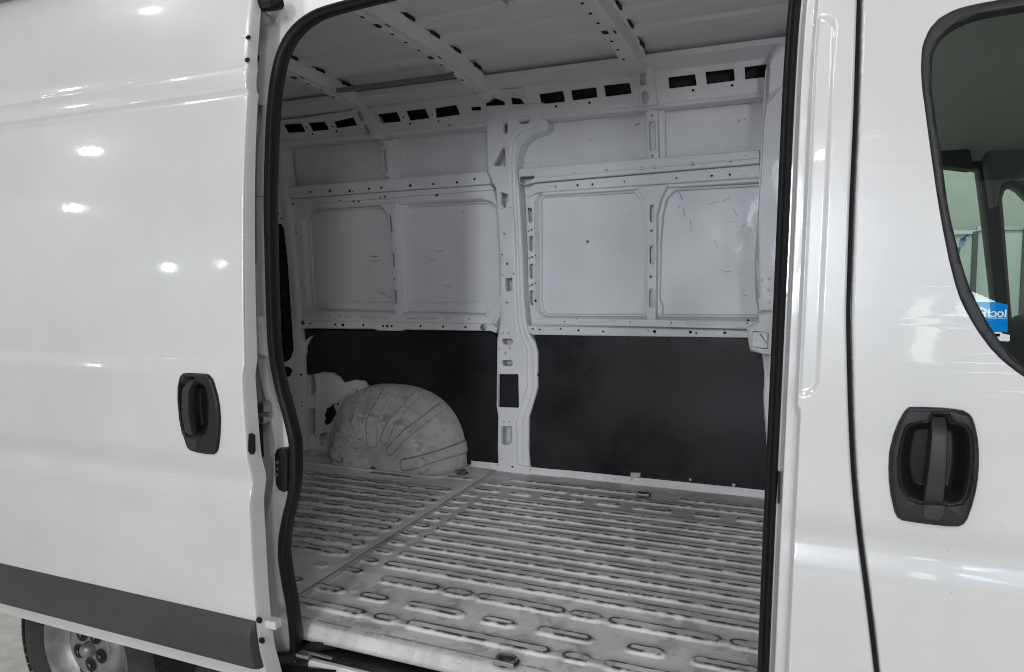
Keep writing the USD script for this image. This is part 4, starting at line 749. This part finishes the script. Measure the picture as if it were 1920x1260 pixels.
HSr = spx([(148, 180), (155, 140), (180, 118), (232, 120), (240, 180), (310, 195), (340, 235), (360, 330), (366, 440), (356, 560), (330, 640), (275, 680), (240, 660), (160, 672), (120, 650), (98, 540), (84, 420), (78, 300), (84, 215), (105, 185)])
SD = sliding_door()
handle(SD, HS, HSr, spx([(158, 148), (222, 152), (236, 668), (170, 655)]), door_d, spx([(160, 668), (240, 672), (282, 690), (276, 770), (250, 795), (190, 770)]), sorted(set(PROF[:, 0])), depth=.05)
def rub():
    zt, zb, o = .683, .545, .024
    x = np.r_[np.linspace(-2.75, XD - .02, 60)]
    pr = [(zt, 0), (zt - .004, .006), (zt - .034, o), (zt - .045, o + .002), (zb + .05, o + .004), (zb + .006, o + .002), (zb, o - .006), (zb - .001, 0)]
    rows = [np.stack([x, door_d(z) - 1.5 - h + 0 * x, z + 0 * x], -1) for z, h in pr]
    for xx, sc in ((XD - .006, .96), (XD + .001, .55), (XD + .003, 0.02)):
        pass
    G = np.stack(rows, 0)
    tail = []
    for xx, sc in ((XD - .012, .98), (XD - .006, .88), (XD - .001, .5), (XD - .0, .0)):
        tail.append(np.stack([np.array([xx + .0, float(door_d(z)) - 1.5 - h * sc, z]) for z, h in pr]))
    G = np.concatenate([G, np.stack(tail, 1)], 1)
    part('rub_strip', grid(G, flip=True), 'rub_plastic', SD, smooth=30, label='dark grey plastic rub strip along the door foot')
rub()
def ep(pts, d=None, x=XD + .003):                        # shapes on the folded door edge, plane x = const
    out = []
    for a, b in pts:
        r = ray(a, b); k = x / r[0]; out.append((k, 1.58 + r[2] * k))
    return out
def edge_plate(pts, t=.004, rnd=0.):
    P = Polygon(ep(pts)).buffer(0); P = P.buffer(-rnd).buffer(rnd, quad_segs=4) if rnd else P
    v, f = trimesh.creation.triangulate_polygon(P, engine='earcut'); m = trimesh.creation.extrude_polygon(P, t, engine='earcut')
    w = m.vertices.copy(); m.vertices = np.column_stack([XD + w[:, 2], w[:, 0] - 1.5, w[:, 1]]); m.invert(); return m
part('latch_cover', edge_plate([(467, 814), (472, 812), (478, 816), (479, 845), (476, 852), (470, 852), (466, 845)], rnd=.002), 'gap_black', SD)
for a, b, r in ((486, 1163, 4.5), (491, 1201, 4.5), (465.5, 70, 3.2), (463.5, 112, 3.2)): part('edge_bolt', edge_plate([(a + r * math.cos(t), b + 1.3 * r * math.sin(t)) for t in np.linspace(0, 6.2, 9)], .006), 'gap_black', SD)
m = boxm(XD - .01, XD + .032, -.075, -.045, .645, .668, .004); part('guide_block', m, 'white_plastic', SD)
part('side_panel_behind', boxm(-3.15, -1.5, .07, .10, .62, 2.45), 'white_paint', V)
part('underbody', [boxm(-3.1, -2.62, .75, 1.9, .30, .5), boxm(-1.75, .5, .14, 1.9, .22, .47), boxm(-2.62, -1.75, .45, 1.9, .3, .5)], 'cab_dark', V)

# ---- rear wheel under the door
def wheel():
    c = np.array([-2.235, .05, .325]); rot = trimesh.transformations.rotation_matrix(math.pi / 2, (1, 0, 0))
    R = .325; K = .94
    def rev(prof, n=72):
        m = trimesh.creation.revolve([(q[0] * K, q[1]) for q in prof], sections=n); m.apply_transform(rot); m.apply_translation(c); return m
    tp = [(.215, -.03), (.222, -.008), (.235, .002), (.26, .008), (.29, .006), (.318, -.006), (.333, -.022), (.343, -.04), (.3457, -.06), (.3457, -.17), (.335, -.20), (.215, -.21)]
    ty = part('rear_wheel', rev(tp), 'tyre_rubber', V, smooth=40, label='tyre of the rear wheel under the sliding door')
    for k in range(64):
        b = boxm(-.0145, .0145, .032, .10, R - .004, R + .0025); b.apply_transform(trimesh.transformations.rotation_matrix(k * 2 * math.pi / 64, (0, 1, 0))); b.apply_translation((c[0], c[1] - .02, c[2])); part('tread_block', b, 'tyre_rubber', ty)
    rp = [(.001, -.030), (.085, -.034), (.090, -.038), (.105, -.036), (.120, -.040), (.132, -.055), (.150, -.080), (.168, -.082), (.180, -.070), (.196, -.055), (.205, -.030), (.216, -.010), (.224, -.012), (.222, -.03)]
    part('wheel_rim', rev(rp), 'rim_steel', ty, smooth=40)
    part('wheel_hub', rev([(.001, .0), (.014, -.002), (.022, -.008), (.027, -.018), (.029, -.03)], 24), 'rim_steel', ty)
    for k in range(5):
        a = math.radians(200 + 72 * k); o = np.array([.057 * math.cos(a), 0, .057 * math.sin(a)])
        for nm, prof, mt, dy in (('nut_recess', [(.001, .002), (.017, .002), (.0225, .0045), (.025, .004)], 'gap_black', .036), ('wheel_nut', [(.004, .004), (.0075, .012), (.0105, .010), (.011, .0)], 'dark_steel', .034)):
            m = trimesh.creation.revolve(prof, sections=6 if nm == 'wheel_nut' else 20); m.apply_transform(rot); m.apply_translation(c + o + np.array([0, dy - .004, 0])); part(nm, m, mt, ty)
        a += math.radians(36)
        vent_ = [(.142, -.20), (.168, -.17), (.168, .17), (.142, .20)]
        vv = np.array([(c[0] + r_ * math.cos(a + t_), c[1] + .070, c[2] + r_ * math.sin(a + t_)) for r_, t_ in vent_]); vv[[0, 3], 1] += .004
        part('rim_slot', trimesh.Trimesh(np.vstack([vv, vv + [0, .012, 0]]), [[0, 1, 2], [0, 2, 3], [4, 6, 5], [4, 7, 6], [0, 4, 5], [0, 5, 1], [3, 2, 6], [3, 6, 7], [1, 5, 6], [1, 6, 2], [0, 3, 7], [0, 7, 4]], process=False), 'gap_black', ty)
wheel()

# ---- cab seen through the passenger window
def cp_(pts, d, deep=.04, bev=.006, hol=(), rnd=.01): return plate(Polygon(px(pts, d)).buffer(0).difference(unary_union([Polygon(px(h_, d)).buffer(0) for h_ in hol])) if hol else px(pts, d), h=0., deep=-deep, bevel=bev, mp=d, zs=(), rnd=rnd)
DW = [(1640, 306), (1790, 312), (1832, 321), (1842, 400), (1858, 540), (1864, 596), (1640, 600)]
DQ = [(1881, 372), (1886, 357), (1896, 352), (1908, 358), (1935, 385), (1985, 440), (2000, 600), (1899, 600), (1893, 520), (1886, 430)]
dd = part('driver_door', cp_([(1560, 150), (2250, 150), (2250, 1000), (1560, 1000)], 3.40, .05, .008, hol=(DW, DQ), rnd=0), 'cab_trim', V, label='driver door seen from inside through the passenger window')
def ringp(pts, w): P = Polygon(px(pts, 3.39)).buffer(0).buffer(.012, quad_segs=3); return P.buffer(w, quad_segs=3).difference(P)
part('window_frame', plate(ringp(DW, .035), h=0, deep=-.03, bevel=.006, mp=3.385, zs=()), 'cab_dark', dd); part('window_frame', plate(ringp(DQ, .02), h=0, deep=-.03, bevel=.006, mp=3.385, zs=()), 'cab_dark', dd)
for q in (DW, DQ):
    acc = Acc(); fill(acc, Polygon(px(q, 3.42)).buffer(.02), lambda v: np.zeros(len(v)), 3.42, ()); part('window_pane', acc.mesh(), 'window_glass', dd)
part('cab_pillar_trim', cp_([(1640, 85), (1778, 97), (1800, 190), (1830, 318), (1770, 311), (1640, 300)], 3.25, .1, .015), 'cab_dark', V)
part('door_sill', cp_([(1640, 604), (1866, 606), (1905, 640), (2000, 640), (2000, 760), (1640, 760)], 3.30, .1, .02), 'cab_dark', V)
hl = smoothpath([(1.95, 2.02), (1.6, 2.10), (1.2, 2.18), (.6, 2.20), (.2, 2.14), (.08, 2.08)], 24)
XX = np.linspace(.12, 1.3, 10); part('headliner', grid(np.stack([np.repeat(XX[None], 24, 0), np.repeat(hl[:, :1], 10, 1), np.repeat(hl[:, 1:], 10, 1) - .18 * np.maximum(0, XX[None] - .75)], -1)), 'headliner', V, smooth=True)
part('cab_side_trim', cp_([(1836, 100), (2060, 60), (2060, 330), (1905, 332), (1880, 345), (1868, 420), (1850, 300)], 3.28, .08, .02), 'cab_trim', V)
part('grab_handle', cp_([(1884, 236), (1900, 222), (1935, 205), (1990, 200), (1990, 214), (1938, 220), (1904, 236), (1892, 248)], 3.2, .03, .01, rnd=.003), 'headliner', V)
part('sun_visor', [boxm(.72, .90, 1.25, 1.72, 1.93, 1.955, .01)], 'cab_trim', V)
part('dashboard', [boxm(.80, 1.3, .12, 1.9, .9, 1.40, .05), boxm(.72, 1.0, 1.1, 1.7, 1.2, 1.43, .04)], 'cab_dark', V)
th = np.linspace(0, 2 * math.pi, 60); wc = ray(1948, 612) * 2.85 + CAM; tl = math.radians(60)
sw = np.column_stack([wc[0] + .19 * np.sin(th) * math.cos(tl), wc[1] + .19 * np.cos(th), wc[2] + .19 * np.sin(th) * math.sin(tl)])
st = part('steering_wheel', sweep(sw, circ(.014, 8), up=(-math.sin(tl), .001, math.cos(tl)), cap=False), 'black_plastic', V)
part('wheel_boss', boxm(wc[0] - .05, wc[0] + .06, wc[1] - .14, wc[1] + .14, wc[2] - .05, wc[2] + .03, .02), 'cab_dark', st)
for x, y in ((.30, 1.25), (.30, .35)):
    s = part('cab_seat', [boxm(x - .2, x + .3, y - .24, y + .24, .82, 1.0, .05), boxm(x - .26, x - .1, y - .24, y + .24, .95, 1.52, .05)], 'cab_dark', V); part('head_rest', boxm(x - .25, x - .16, y - .14, y + .14, 1.56, 1.74, .03), 'cab_dark', s)
part('windscreen_cowl', boxm(1.3, 1.34, .1, 1.95, .4, 1.30), 'white_paint', V)
